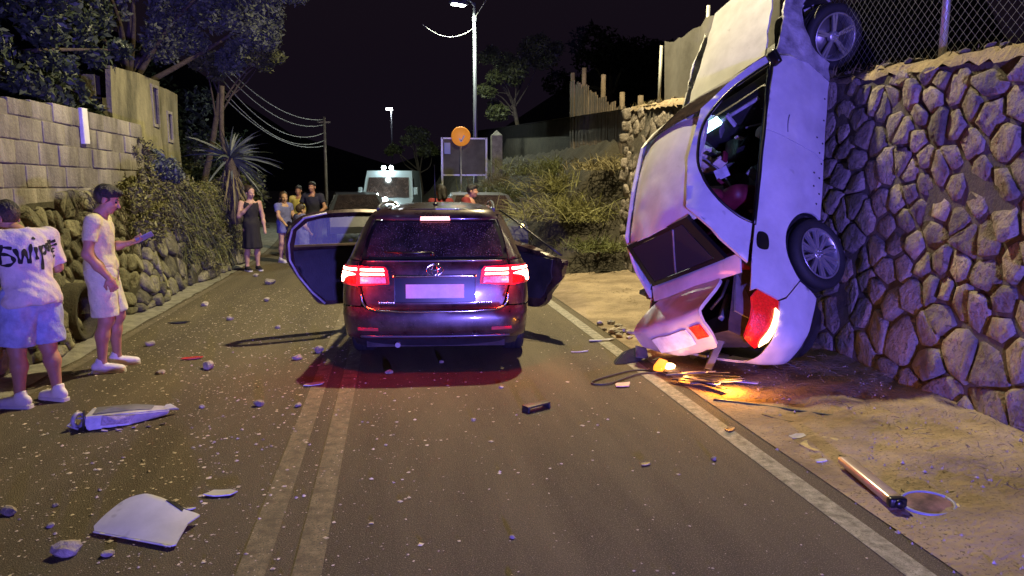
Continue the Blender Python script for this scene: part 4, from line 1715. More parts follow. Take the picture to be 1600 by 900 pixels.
g.box((1.60, -.2, .78), (.03, .12, .16), rot=(.3, .3, 0), bev=.01)
g.build('glove_box', 'pale_plastic', dash)
Va, Fa = surf_net([('e', (1.22, .22, .84), (.10, .20, .22)), ('e', (1.14, .10, .80), (.07, .13, .12)), ('c', (1.2, .2, .66), (1.28, .3, .60), .06, .03)], .016, .03,
                  wrinkle=lambda X: .012 * np.sin(X[..., 0] * 30 + 4 * np.sin(X[..., 1] * 14)) * np.sin(X[..., 2] * 34 + X[..., 1] * 20))
mesh_obj('airbag', Va, Fa, 'airbag', coupe, True)
rc_ = np.random.default_rng(15)
for k in range(26):
    g = G()
    p = (rc_.uniform(.15, 1.65), rc_.uniform(-.62, .25), rc_.uniform(.42, .98))
    g.box(p, (rc_.uniform(.03, .16), rc_.uniform(.02, .12), rc_.uniform(.008, .03)), rot=(rc_.uniform(-2, 2), rc_.uniform(-2, 2), rc_.uniform(-2, 2)), bev=.004)
    g.build('broken_trim', ('grey_plastic', 'pale_plastic', 'airbag', 'black_plastic', 'seat_red')[k % 5], coupe)
for k in range(4):
    g = G()
    a = Vector((rc_.uniform(.3, 1.5), rc_.uniform(-.6, 0), rc_.uniform(.6, 1.2)))
    b_ = a + Vector((rc_.uniform(-.3, .3), rc_.uniform(-.2, .2), rc_.uniform(-.4, .1)))
    m_ = (a + b_) / 2 + Vector((rc_.uniform(-.1, .1), rc_.uniform(-.1, .1), -.06))
    g.tube(smooth_path([a, m_, b_], 5), .010, 6)
    g.build('hanging_belt', 'grey_plastic', coupe)
g = G()
pts = [(1.36 + .12 * math.sin(t), .36 + .19 * math.cos(t), .74 + .16 * math.sin(t)) for t in np.linspace(0, 2 * math.pi, 25)]
g.tube(pts, 0.016, 8)
g.build('steering_wheel', 'black_plastic', coupe)
g = G()
g.ball((1.36, -.42, .62), (.07, .10, .06), 10)
g.ball((1.22, -.55, .56), (.05, .05, .08), 10)
g.build('loose_belongings', 'airbag', coupe)
g = G()
g.box((1.77, -.89, 1.0), (.15, .10, .06), rot=(0, -.5, .2), bev=.025)
g.build('mirror_stub', 'trim_black', coupe)
# underbody
g = G()
g.box((1.2, 0, .18), (3.6, 1.35, .06))
g.box((0, 0, .30), (.2, 1.2, .12), bev=.03)
g.box((2.55, 0, .32), (.3, 1.1, .25), bev=.03)
ub = g.build('underbody', 'black_plastic', coupe)
me_ = ub.data
co = np.zeros(len(me_.vertices) * 3)
me_.vertices.foreach_get('co', co)
me_.vertices.foreach_set('co', crush(co.reshape(-1, 3)).ravel())
make_wheel(coupe, (0, -.79, .245), .325, .215, .235, 10)
make_wheel(coupe, (0, .79, .30), .325, .215, .235, 10, flip=True)
make_wheel(coupe, (WB, -.80, .22), .325, .215, .235, 5, steer=R(-34))
make_wheel(coupe, (WB, .80, .29), .325, .215, .235, 5, flip=True, steer=R(-20))
# torn skins of the front wing above the wheel, bright metal
rr_ = np.random.default_rng(5)
g = G()
for k in range(7):
    a = Vector((WB + .18 + .05 * k, -.62 - .03 * (k % 3), .30 + .06 * (k % 4)))
    g.box(tuple(a), (.10, .02, .07), rot=(rr_.uniform(-1, 1), rr_.uniform(-1, 1), rr_.uniform(-1, 1)))
g.build('torn_metal', 'white_paint', coupe)

# ------------------------------------------------------------------ the dark estate car in the road
wagon = empty('dark_estate_car', (0.45, 7.45, 0), (0, 0, R(90 - 5.5)))
wagon_m = Matrix.Translation((0.45, 7.45, 0)) @ Matrix.Rotation(R(90 - 5.5), 4, 'Z')
tag(wagon, 'dark estate car seen from behind with lit tail lights and open front doors', 'car')


def w_w(z):
    return np.interp(z, [.16, .24, .34, .5, .65, .85, .955, 1.0, 1.03, 1.2, 1.34, 1.42, 1.47], [.78, .80, .83, .848, .855, .842, .82, .795, .78, .715, .65, .59, .48])


def w_x(z):
    return np.interp(z, [.16, .26, .33, .37, .50, .555, .585, .75, .955, 1.0, 1.34, 1.385, 1.45], [-.80, -.87, -.93, -.95, -.955, -.94, -.90, -.89, -.86, -.835, -.60, -.62, -.40])


RC = .24
T = tail_map(w_w, w_x, RC)
wR = side_map(w_w, w_x, RC, -1)
wL = side_map(w_w, w_x, RC, 1)
OUT = (1.2, 0, .6)


def Toff(d):
    def f(u, z):
        P = T(u, z)
        e = 1e-3
        n = np.cross(T(np.asarray(u) + e, z) - P, T(u, np.asarray(z) + e) - P)
        n /= np.linalg.norm(n, axis=-1, keepdims=True)
        s = np.sign((n * (P - np.array(OUT))).sum(-1, keepdims=True))
        return P + n * s * d
    return f


gate_o = [(-.625, .66), (-.60, .60), (-.53, .568), (.53, .568), (.60, .60), (.625, .66), (.655, .78), (.665, .945), (.64, 1.0), (0, 1.005), (-.64, 1.0), (-.665, .945), (-.655, .78)]
rec = [(-.36, .625), (.36, .625), (.36, .845), (-.36, .845)]
gate = panel('tailgate', gate_o, T, 'dark_paint', wagon, res=0.045, holes=[rec], th=0.02)
panel('plate_recess', [(-.37, .615), (.37, .615), (.37, .855), (-.37, .855)], Toff(-.03), 'trim_black', gate, res=0.06, th=0.01)
panel('number_plate', [(-.26, .665), (.26, .665), (.26, .79), (-.26, .79)], Toff(-.012), 'plate', gate, res=0.06, th=0.006)
g = G()
g.tube([tuple(p) for p in Toff(.008)(np.linspace(-.37, .37, 24), np.full(24, .862))], 0.011, 6)
g.build('plate_trim', 'chrome', gate)
cp = np.array(spline2([(-.655, .70), (-.635, .62), (-.56, .567), (-.3, .553), (0, .551), (.3, .553), (.56, .567), (.635, .62), (.655, .70)], 6, False))
g = G()
g.tube([tuple(p) for p in Toff(.006)(cp[:, 0], cp[:, 1])], 0.0115, 6)
g.build('chrome_strip', 'chrome', gate)
panel('rear_glass', [(-.615, 1.03), (.615, 1.03), (.585, 1.20), (.53, 1.325), (-.53, 1.325), (-.585, 1.20)], Toff(.002), 'glass_dark', gate, res=0.06, th=0.008)
panel('glass_border', [(-.66, 1.012), (.66, 1.012), (.625, 1.20), (.565, 1.345), (-.565, 1.345), (-.625, 1.20)], T, 'trim_black', gate, res=0.05, th=0.02,
      holes=[[(-.61, 1.035), (.61, 1.035), (.58, 1.20), (.525, 1.32), (-.525, 1.32), (-.58, 1.20)]])
# spoiler with the high brake lamp
sp = panel('roof_spoiler', [(-.60, 1.35), (.60, 1.35), (.56, 1.425), (-.56, 1.425)], Toff(.012), 'dark_paint', gate, res=0.05, th=0.03)
panel('brake_light', [(-.135, 1.352), (.135, 1.352), (.13, 1.382), (-.13, 1.382)], Toff(.018), 'brake_strip', gate, res=0.03, th=0.012)
# rear wiper and crease of the gate
g = G()
g.tube([tuple(p) for p in Toff(.02)(np.array([0.02, .2, .45]), np.array([1.055, 1.05, 1.06]))], [0.011, .009, .006], 6)
g.ball(tuple(T(np.array([0.02]), np.array([1.05]))[0] + np.array((-.02, 0, 0))), .022, 8)
g.build('wiper', 'trim_black', gate)
g = G()
g.tube([tuple(p) for p in Toff(.004)(np.linspace(-.60, .60, 20), np.full(20, .992))], 0.008, 6)
g.build('gate_crease', 'grey_paint', gate)
# emblem of crossed ovals and small name badges
g = G()
ex = lambda pts: [tuple(p) for p in Toff(.010)(np.array([q[0] for q in pts]), np.array([q[1] for q in pts]))]
for rx, rz, dz in ((.072, .05, 0), (.026, .048, 0.0), (.05, .022, .022)):
    g.tube(ex([(rx * math.cos(t), .915 + dz + rz * math.sin(t)) for t in np.linspace(0, 2 * math.pi, 25)]), 0.0065, 6)
g.build('emblem', 'chrome', gate)
for x0, n_ in ((.37, 7), (-.50, 6)):
    g = G()
    for k in range(n_):
        p = Toff(.006)(np.array([x0 + k * .021]), np.array([.625]))[0]
        g.box(tuple(p), (.006, .014, .018 if k % 2 else .022), bev=.002)
    g.build('name_badge', 'chrome', gate)
for s_, side in ((1, wL), (-1, wR)):
    # quarter panel below and beside the lamp, wheel arch cut out
    S = lambda u, z, s_=s_: T(u * s_, z)
    u_of = lambda x, z: float(w_w(z) - RC + RC * math.pi / 2 + (x - w_x(z) - RC))
    ar = [(u_of(x, z), z) for (x, z) in arc_pts((0, .31), .37, 186, -3)]
    ar = [p for p in ar if p[1] > .29]
    q = [(.665, .60), (1.0, .592)] + [(u_of(-.395, .585), .585)] + [p for p in ar if p[1] > .585 and p[0] < u_of(0, .6)] + [p for p in ar if p[0] >= u_of(0, .6)] + [(u_of(.50, .30), .30), (u_of(.30, .66), .66), (u_of(.22, .95), .985), (.95, 1.0), (.68, .99), (.685, .945), (.675, .78), (.645, .665)]
    panel('quarter_panel', q, S, 'dark_paint', wagon, res=0.05, th=0.02)
    dp = [(.67, 1.0), (.985, 1.005), (.93, 1.20), (.86, 1.34), (.80, 1.42), (.59, 1.42), (.60, 1.35), (.64, 1.20)]
    panel('rear_pillar', dp, S, 'dark_paint', wagon, res=0.05, th=0.02)
    sgl = [(-.34, 1.015), (.22, 1.02), (.25, 1.20), (.36, 1.32), (.36, 1.36), (-.05, 1.365), (-.22, 1.22)]
    panel('side_glass', sgl, side, 'glass_dark', wagon, res=0.08, th=0.008)
    panel('roof_side', [(-.55, 1.39), (-.10, 1.375), (1.9, 1.375), (1.9, 1.44), (-.42, 1.445)], side, 'dark_paint', wagon, res=0.06, th=0.02)
    # rear door, sill and front wing
    af = arc_pts((2.7, .31), .37, 186, -6)
    panel('front_wing', [(2.25, .28)] + [p for p in af if p[1] > .28] + [(3.4, .30), (3.45, .60), (3.3, .82), (2.25, .985)], side, 'dark_paint', wagon, res=0.07, th=0.02)
    g = G()
    g.box((1.6, s_ * .80, .25), (2.0, .05, .12), bev=.02)
    g.build('sill', 'black_plastic', wagon)
    # bumper: half each side so that it wraps onto the flank
    # lamps
    tl_o = [(.405, .79), (.40, .80), (.415, .915), (.44, .945), (.70, .952), (.96, .945), (1.00, .90), (1.0, .83), (.94, .785), (.70, .775)]
    lo_ = lambda u, z, s_=s_: Toff(.012)(u * s_, z)
    lamp = panel('tail_light', tl_o, lo_, 'red_lens_dim', wagon, res=0.04, th=0.03)
    l2 = lambda u, z, s_=s_: Toff(.018)(u * s_, z)
    panel('light_bar', [(.445, .905), (.655, .908), (.655, .928), (.455, .928)], l2, 'hot_lamp', lamp, res=0.04, th=0.008)
    panel('light_bar', [(.445, .868), (.655, .870), (.655, .888), (.45, .888)], l2, 'hot_lamp', lamp, res=0.04, th=0.008)
    panel('light_bar', [(.69, .908), (.95, .905), (.94, .928), (.69, .930)], l2, 'hot_lamp', lamp, res=0.04, th=0.008)
    panel('stop_lamp', spline2([(.70, .875), (.80, .893), (.95, .885), (.985, .85), (.94, .805), (.88, .80), (.845, .835), (.78, .86)], 4), l2, 'hot_lamp', lamp, res=0.03, th=0.008)
    panel('stop_lens', [(.69, .79), (.83, .79), (.82, .83), (.76, .85), (.69, .862)], l2, 'red_lens', lamp, res=0.03, th=0.008)
    panel('reverse_lamp', [(.43, .80), (.655, .795), (.655, .855), (.435, .852)], l2, 'lamp_clear', lamp, res=0.04, th=0.008)
    panel('reflector', [(.50, .385), (.68, .39), (.68, .415), (.50, .412)], l2, 'reflector', wagon, res=0.04, th=0.01)
    # roof rail
    g = G()
    rp = [(-.36, s_ * .545, 1.435), (-.22, s_ * .55, 1.462), (.3, s_ * .56, 1.482), (1.0, s_ * .56, 1.478), (1.45, s_ * .545, 1.44)]
    g.tube(smooth_path(rp, 5), 0.017, 8)
    g.build('roof_rail', 'grey_paint', wagon)
    g = G()
    V = []
    pr = arc_pts((0, .31), .385, -20, 200, 16)
    for (a, b) in pr:
        V += [(a, s_ * .80, b), (a, s_ * .5, b)]
    F = [(2 * i, 2 * i + 1, 2 * i + 3, 2 * i + 2) for i in range(len(pr) - 1)]
    F.append(tuple(2 * i + 1 for i in range(len(pr))))
    g.add(V, F)
    g.build('arch_liner', 'black_plastic', wagon)
for s_ in (-1, 1):
    lw = wagon_m @ Vector((-1.0, s_ * .66, .86))
    point_light('tail_light_glow', tuple(lw), 16, (1.0, 0.03, 0.015), 0.05)
bl = [(-1.28, .575), (-1.30, .33), (-.9, .305), (-.55, .30), (.55, .30), (.9, .305), (1.30, .33), (1.28, .575), (1.0, .58), (.66, .588), (.62, .59), (.55, .558), (.3, .545), (-.3, .545), (-.55, .558), (-.62, .59), (-.66, .588), (-1.0, .58)]
bumper = panel('rear_bumper', bl, T, 'dark_paint', wagon, res=0.05, th=0.02)
panel('bumper_valance', [(-.85, .295), (-.80, .20), (.80, .20), (.85, .295)], Toff(-.03), 'black_plastic', bumper, res=0.06, th=0.02)
g = G()
g.tube([tuple(p) for p in Toff(.010)(np.linspace(-.66, .66, 30), np.full(30, .335))], 0.012, 6)
g.build('bumper_lip', 'grey_paint', bumper)


def w_roof(x, y):
    z = 1.478 - 0.045 * (np.abs(y) / .55) ** 3 - 0.028 * ((x - .7) / 1.1) ** 2
    return np.stack([x, y, z], -1)


panel('roof', [(-.46, -.52), (1.75, -.50), (1.85, 0), (1.75, .50), (-.46, .52), (-.50, 0)], w_roof, 'dark_paint', wagon, res=0.08, th=0.03)
g = G()
g.tube([(-.02, .02, 1.47), (-.07, .02, 1.58), (-.16, .02, 1.86)], [.009, .005, .003], 6)
g.ball((-.02, .02, 1.475), (.05, .025, .02), 8)
g.build('antenna', 'trim_black', wagon)
g = G()
g.box((1.2, 0, .60), (2.6, 1.30, .62))
g.box((1.1, 0, .26), (3.9, 1.25, .10))
g.box((2.75, 0, .55), (1.1, 1.3, .5), bev=.1)
g.build('cabin_floor', 'carpet', wagon)
for (x, y) in ((1.25, .36), (1.25, -.36), (.45, .40), (.45, -.40)):
    g = G()
    g.box((x, y, 1.10), (.14, .44, .30), rot=(0, -.2, 0), bev=.05)
    g.box((x - .05, y, 1.31), (.09, .24, .14), rot=(0, -.2, 0), bev=.04)
    g.build('seat_back', 'seat_black', wagon)
wsq = quad_map((2.35, -.72, 1.0), (2.35, .72, 1.0), (1.78, .53, 1.42), (1.78, -.53, 1.42), .05, None)
panel('windscreen', unit, wsq, 'glass_clear', wagon, res=0.12, th=0.006)
bnq = quad_map((3.4, -.62, .80), (3.4, .62, .80), (2.35, .74, .99), (2.35, -.74, .99), .05, None)
panel('bonnet', unit, bnq, 'dark_paint', wagon, res=0.12, th=0.02)
panel('front_bumper', [(-.74, .25), (.74, .25), (.68, .78), (-.68, .78)], lambda u, z: np.stack([3.5 - .25 * (u / .75) ** 2 - .1 * (z - .5) ** 2, u, z], -1), 'dark_paint', wagon, res=0.1, th=0.02, out=(1, 0, .5))
g = G()
g.tube([(-.78, .34, .245), (-.93, .34, .24)], 0.024, 14)
g.tube([(-.70, .34, .255), (.2, .30, .26)], .03, 8)
g.build('exhaust', 'disc_steel', wagon)
for (x, y, fl, st) in ((0, -.745, False, 0), (0, .745, True, 0), (2.7, -.745, False, .1), (2.7, .745, True, .1)):
    make_wheel(wagon, (x, y, .315), .315, .205, .215, 5, flip=fl, steer=st, double=False)


def wagon_door(s_, ang, loose_mirror=False):
    """open rear door: its lower rear corner is cut out for the wheel arch"""
    hx, hy = 1.24, s_ * .80
    base = side_map(w_w, w_x, RC, s_)
    rel = lambda v, z: base(v, z) - np.array((hx, hy, 0))
    sk = [(1.22, .30), (1.22, 1.39), (.95, 1.40), (.62, 1.385), (.38, 1.33), (.25, 1.20), (.22, 1.02), (.24, .84), (.34, .66), (.46, .48), (.56, .34), (.64, .30)]
    sk = sk[:2] + spline2(sk[1:], 4, False)[1:]
    win = [(1.16, 1.01), (1.16, 1.345), (.95, 1.352), (.64, 1.34), (.44, 1.29), (.33, 1.19), (.31, 1.01)]
    inn = (-.5, -s_ * 1.6, 0.3)
    dr = panel('door', sk, rel, 'dark_paint', wagon, res=0.06, holes=[win], th=0.055, out=inn)
    dr.location = (hx, hy, 0)
    dr.rotation_euler = (0, 0, ang)
    panel('window', win, lambda v, z: rel(v, z) - np.array((0, s_ * .02, 0)), 'glass_clear', dr, res=0.08, th=0.005, out=inn)
    panel('lining', [(1.17, .36), (1.17, .96), (.30, .95), (.32, .80), (.50, .50), (.66, .36)], lambda v, z: rel(v, z) - np.array((0, s_ * .062, 0)), 'black_plastic', dr, res=0.08, th=0.02, out=inn)
    g = G()
    g.tube([tuple(p) for p in rel(np.array([.64, .50, .36, .27, .25, .28, .40, .64]), np.array([.33, .47, .66, .84, 1.02, 1.19, 1.31, 1.36])) - np.array((0, s_ * .06, 0))], .013, 6)
    g.build('door_seal', 'pale_plastic', dr)
    g = G()
    g.box((-.50, -s_ * .01, .80), (.34, .05, .05), rot=(0, .1, 0), bev=.015)
    g.build('pull_handle', 'grey_plastic', dr)
    return dr


wagon_door(1, R(-64))
# right rear door: bent, its window frame torn down to a single rod
hx, hy = 1.24, -.80
base_r = side_map(w_w, w_x, RC, -1)
rel_r = lambda v, z: base_r(v, z) - np.array((hx, hy, 0)) + np.stack([0 * v, .05 * vnoise(np.stack([v * 3, z * 3, 0 * v], -1), 1.6, 3) * (1.2 - v), 0 * v], -1)
sk = spline2([(1.22, .32), (1.22, .98), (1.0, 1.0), (.72, .97), (.45, .88), (.24, .86), (.25, .76), (.36, .62), (.48, .46), (.60, .32), (.80, .28)], 3)
bent = panel('bent_door', sk, rel_r, 'dark_paint', wagon, res=0.05, th=0.06, out=(-.5, 1.6, 0.3))
bent.location = (hx, hy, 0)
bent.rotation_euler = (0, 0, R(33))
g = G()
g.tube([tuple(p) for p in rel_r(np.array([1.2, .95, .62, .34]), np.array([1.38, 1.25, 1.06, .90]))], .011, 6)
g.build('bent_frame', 'trim_black', bent)
panel('torn_lining', [(1.17, .38), (1.17, .93), (.40, .86), (.40, .66), (.62, .40)], lambda v, z: rel_r(v, z) + np.array((0, .066, 0)), 'seat_black', bent, res=0.06, th=0.02, out=(-.5, 1.6, 0.3))
g = G()
g.tube([(1.95, -.86, 1.0), (1.85, -.98, .80), (1.80, -1.02, .62)], .006, 5)
g.box((1.80, -1.02, .52), (.12, .13, .20), rot=(.3, .3, 0), bev=.04)
g.build('hanging_mirror', 'black_plastic', wagon)
for s_, side in ((1, wL), (-1, wR)):
    panel('front_door', [(1.25, .28), (2.22, .28), (2.24, .62), (2.22, .985), (1.25, .985)], side, 'dark_paint', wagon, res=0.08, th=0.02)
    panel('front_door_glass', [(1.25, 1.0), (2.1, 1.0), (1.72, 1.32), (1.25, 1.36)], side, 'glass_dark', wagon, res=0.08, th=0.008)


# ------------------------------------------------------------------ vehicles farther off
def simple_car(name, label, loc, rz, paint, lamps, group=None, van=False):
    t = empty(name, loc, (0, 0, rz))
    tag(t, label, 'van' if van else 'car', group)
    if van:
        prof = [(-2.4, .35), (2.35, .35), (2.5, .55), (2.48, .95), (1.75, 1.15), (1.2, 2.0), (.95, 2.25), (-2.4, 2.3), (-2.45, 1.0)]
        hw, ht, roof = .98, .88, 2.3
    else:
        prof = [(-2.0, .3), (2.0, .3), (2.1, .5), (2.02, .78), (1.2, .95), (.55, 1.40), (-.9, 1.45), (-1.65, 1.0), (-2.08, .9), (-2.1, .5)]
        hw, ht, roof = .86, .60, 1.45
    prof = densify(prof, .25)
    g = G()
    n = len(prof)
    V = []
    for s_ in (-1, 1):
        for (x, z) in prof:
            k = max(0, (z - (.95 if not van else 1.2)) / (roof - (.95 if not van else 1.2)))
            V.append((x, s_ * (hw + (ht - hw) * k), z))
    F = [(i, (i + 1) % n, n + (i + 1) % n, n + i) for i in range(n)]
    F.append(tuple(range(n))[::-1])
    F.append(tuple(range(n, 2 * n)))
    g.add(V, F)
    body = g.build('body', paint, t)
    if van:
        q = quad_map((1.79, -.84, 1.2), (1.79, .84, 1.2), (1.24, .78, 1.98), (1.24, -.78, 1.98), .02, None)
        q2 = None
    else:
        q = quad_map((1.22, -.72, .99), (1.22, .72, .99), (.60, .55, 1.39), (.60, -.55, 1.39), .03, None)
    panel('windscreen', unit, q, 'glass_dark', t, res=.3, th=.02, out=(0, 0, .5))
    for s_ in (-1, 1):
        if van:
            sq = quad_map((1.5, s_ * .955, 1.3), (.5, s_ * .955, 1.3), (.5, s_ * .91, 1.95), (1.2, s_ * .91, 1.95), 0, None)
        else:
            sq = quad_map((1.0, s_ * .865, 1.0), (-1.3, s_ * .865, 1.0), (-.9, s_ * .66, 1.38), (.5, s_ * .66, 1.38), 0, None)
        panel('side_window', unit, sq, 'glass_dark', t, res=.3, th=.02, out=(0, 0, .8))
        g = G()
        g.box((1.0 if not van else 1.6, s_ * (hw + .10), 1.02 if not van else 1.45), (.10, .16, .13 if not van else .3), bev=.03)
        g.build('mirror', paint, t)
    for x in (-1.3, 1.3) if not van else (-1.5, 1.6):
        for s_ in (-1, 1):
            make_wheel(t, (x, s_ * (hw - .08), .32), .32, .2, .21, 5, flip=s_ > 0, double=False)
    for (nm, p, r, mt) in lamps:
        g = G()
        g.ball(p, r, 10)
        g.build(nm, mt, t)
    return t


amb = simple_car('rescue_van', 'white rescue van with bright roof lamps and headlights far down the road', (0.05, 31.0, 0), R(-97), 'van_white',
                 [('roof_lamp', (1.05, -.22, 2.36), .085, 'van_glow'), ('roof_lamp', (1.05, .08, 2.36), .085, 'van_glow'),
                  ('headlight', (2.5, .72, .75), .11, 'van_glow'), ('headlight', (2.5, -.72, .80), .11, 'van_glow'),
                  ('grille_lamp', (2.52, .38, .95), .10, 'van_glow'), ('grille_lamp', (2.40, -.02, 1.12), .10, 'van_glow'), ('grille_lamp', (2.2, -.36, 1.26), .10, 'van_glow')], van=True)
for (x, y, z) in ((0.0, 28.3, 0.9), (-.25, 29.5, 2.6)):
    point_light('van_lamp_light', (x, y, z), 40, (0.8, 1.0, 1.0), 0.1)
simple_car('parked_silver_car', 'silver car parked in front of the rescue van behind the policeman', (-1.1, 23.5, 0), R(-84), 'silver_paint', [('headlight', (2.05, .62, .70), .05, 'far_glow')])
simple_car('parked_dark_car', 'dark car facing the camera just beyond the dark estate car, amber lamp lit', (2.0, 17.2, 0.05), R(-92), 'grey_paint',
           [('indicator', (2.0, .74, .78), .045, 'amber_small'), ('headlight', (2.04, -.60, .72), .07, 'lamp_clear')])


# ================================================================== PEOPLE
def rot_to(d, up=(0, 0, 1)):
    """matrix whose columns are forward, left, up with forward along d"""
    f = np.array(d, float)
    f /= np.linalg.norm(f)
    u = np.array(up, float)
    l = np.cross(u, f)
    l /= np.linalg.norm(l)
    return np.stack([f, l, np.cross(f, l)], 1)


def head_prims(c, face, s=1.0, up=(0, 0, 1)):
    Rm = rot_to(face, up)
    w = lambda x, y, z: tuple(np.array(c) + Rm @ (np.array((x, y, z)) * s))
    e = lambda p, r: ('e', w(*p), tuple(np.array(r) * s), Rm)
    P = [e((-.012, 0, .032), (.096, .075, .088)), e((.028, 0, -.03), (.066, .056, .082)), e((.052, 0, -.088), (.034, .036, .026)),
         ('c', w(.088, 0, .012), w(.112, 0, -.028), .008 * s, .0145 * s), e((.084, 0, -.058), (.018, .027, .011)), e((.080, 0, .022), (.016, .045, .012)),
         e((-.005, .078, -.012), (.020, .010, .032)), e((-.005, -.078, -.012), (.020, .010, .032)), e((.062, .030, -.028), (.03, .026, .026)), e((.062, -.030, -.028), (.03, .026, .026))]
    return P


def hand_prims(wrist, d, palm_n, s=1.0, curl=0.5):
    """palm plus five bent fingers; d = along the hand, palm_n = direction the palm faces"""
    d = np.array(d, float)
    d /= np.linalg.norm(d)
    n = np.array(palm_n, float)
    n -= d * (n @ d)
    n /= np.linalg.norm(n)
    t = np.cross(d, n)
    w = np.array(wrist, float)
    Rm = np.stack([d, t, n], 1)
    P = [('e', tuple(w + d * .045 * s), (.052 * s, .040 * s, .017 * s), Rm)]
    for k, (off, ln) in enumerate(((-.029, .062), (-.010, .075), (.010, .072), (.028, .056))):
        b = w + d * .083 * s + t * off * s
        m = b + (d * math.cos(curl * .6) + n * math.sin(curl * .6)) * ln * .52 * s
        e = m + (d * math.cos(curl * 1.8) + n * math.sin(curl * 1.8)) * ln * .48 * s
        P += [('c', tuple(b), tuple(m), .0092 * s, .0086 * s), ('c', tuple(m), tuple(e), .0086 * s, .0072 * s)]
    b = w + d * .025 * s - t * .030 * s
    m = b + (d * .7 - t * .55 + n * .35) * .042 * s
    e = m + (d * .95 + n * .3) * .034 * s
    P += [('c', tuple(b), tuple(m), .0135 * s, .011 * s), ('c', tuple(m), tuple(e), .011 * s, .0085 * s)]
    return P


def join_geo(parts):
    V = []
    F = []
    o = 0
    for v, f in parts:
        V.append(v)
        F += [tuple(int(i) + o for i in q) for q in f]
        o += len(v)
    return np.concatenate(V), F


def shoe(parent, ankle, toe, mat='shoe_white', s=1.0, h=0.010):
    a = np.array(ankle, float)
    d = np.array(toe, float)
    d[2] = 0
    d /= np.linalg.norm(d)
    l = np.array((-d[1], d[0], 0))
    g0 = np.array((a[0], a[1], 0.0))
    Rm = np.stack([d, l, np.array((0, 0, 1.))], 1)
    w = lambda x, y, z: tuple(g0 + Rm @ (np.array((x, y, z)) * s))
    P = [('e', w(-.03, 0, .055), (.062 * s, .040 * s, .052 * s), Rm), ('e', w(.05, 0, .046), (.085 * s, .043 * s, .042 * s), Rm), ('e', w(.125, 0, .036), (.065 * s, .046 * s, .036 * s), Rm),
         ('c', w(0, 0, .07), w(-.01, 0, .115), .043 * s, .042 * s)]
    V, F = surf_net(P, h, .02, cuts=[((0, 0, .008), (0, 0, -1)), (w(0, 0, .125), (0.35 * d[0], .35 * d[1], 1))])
    up = mesh_obj('shoe', V, F, mat, parent, True)
    g = G()
    ol = [(-.092, 0), (-.08, .034), (-.02, .041), (.06, .044), (.13, .050), (.178, .034), (.19, 0), (.178, -.034), (.13, -.050), (.06, -.044), (-.02, -.041), (-.08, -.034)]
    ol = spline2(ol, 3)
    n = len(ol)
    V = [w(x, y, .002) for x, y in ol] + [w(x, y, .028) for x, y in ol]
    g.add(V, [(i, (i + 1) % n, n + (i + 1) % n, n + i) for i in range(n)] + [tuple(range(n))[::-1], tuple(range(n, 2 * n))])
    g.build('sole', 'sole_white', up)
    return up


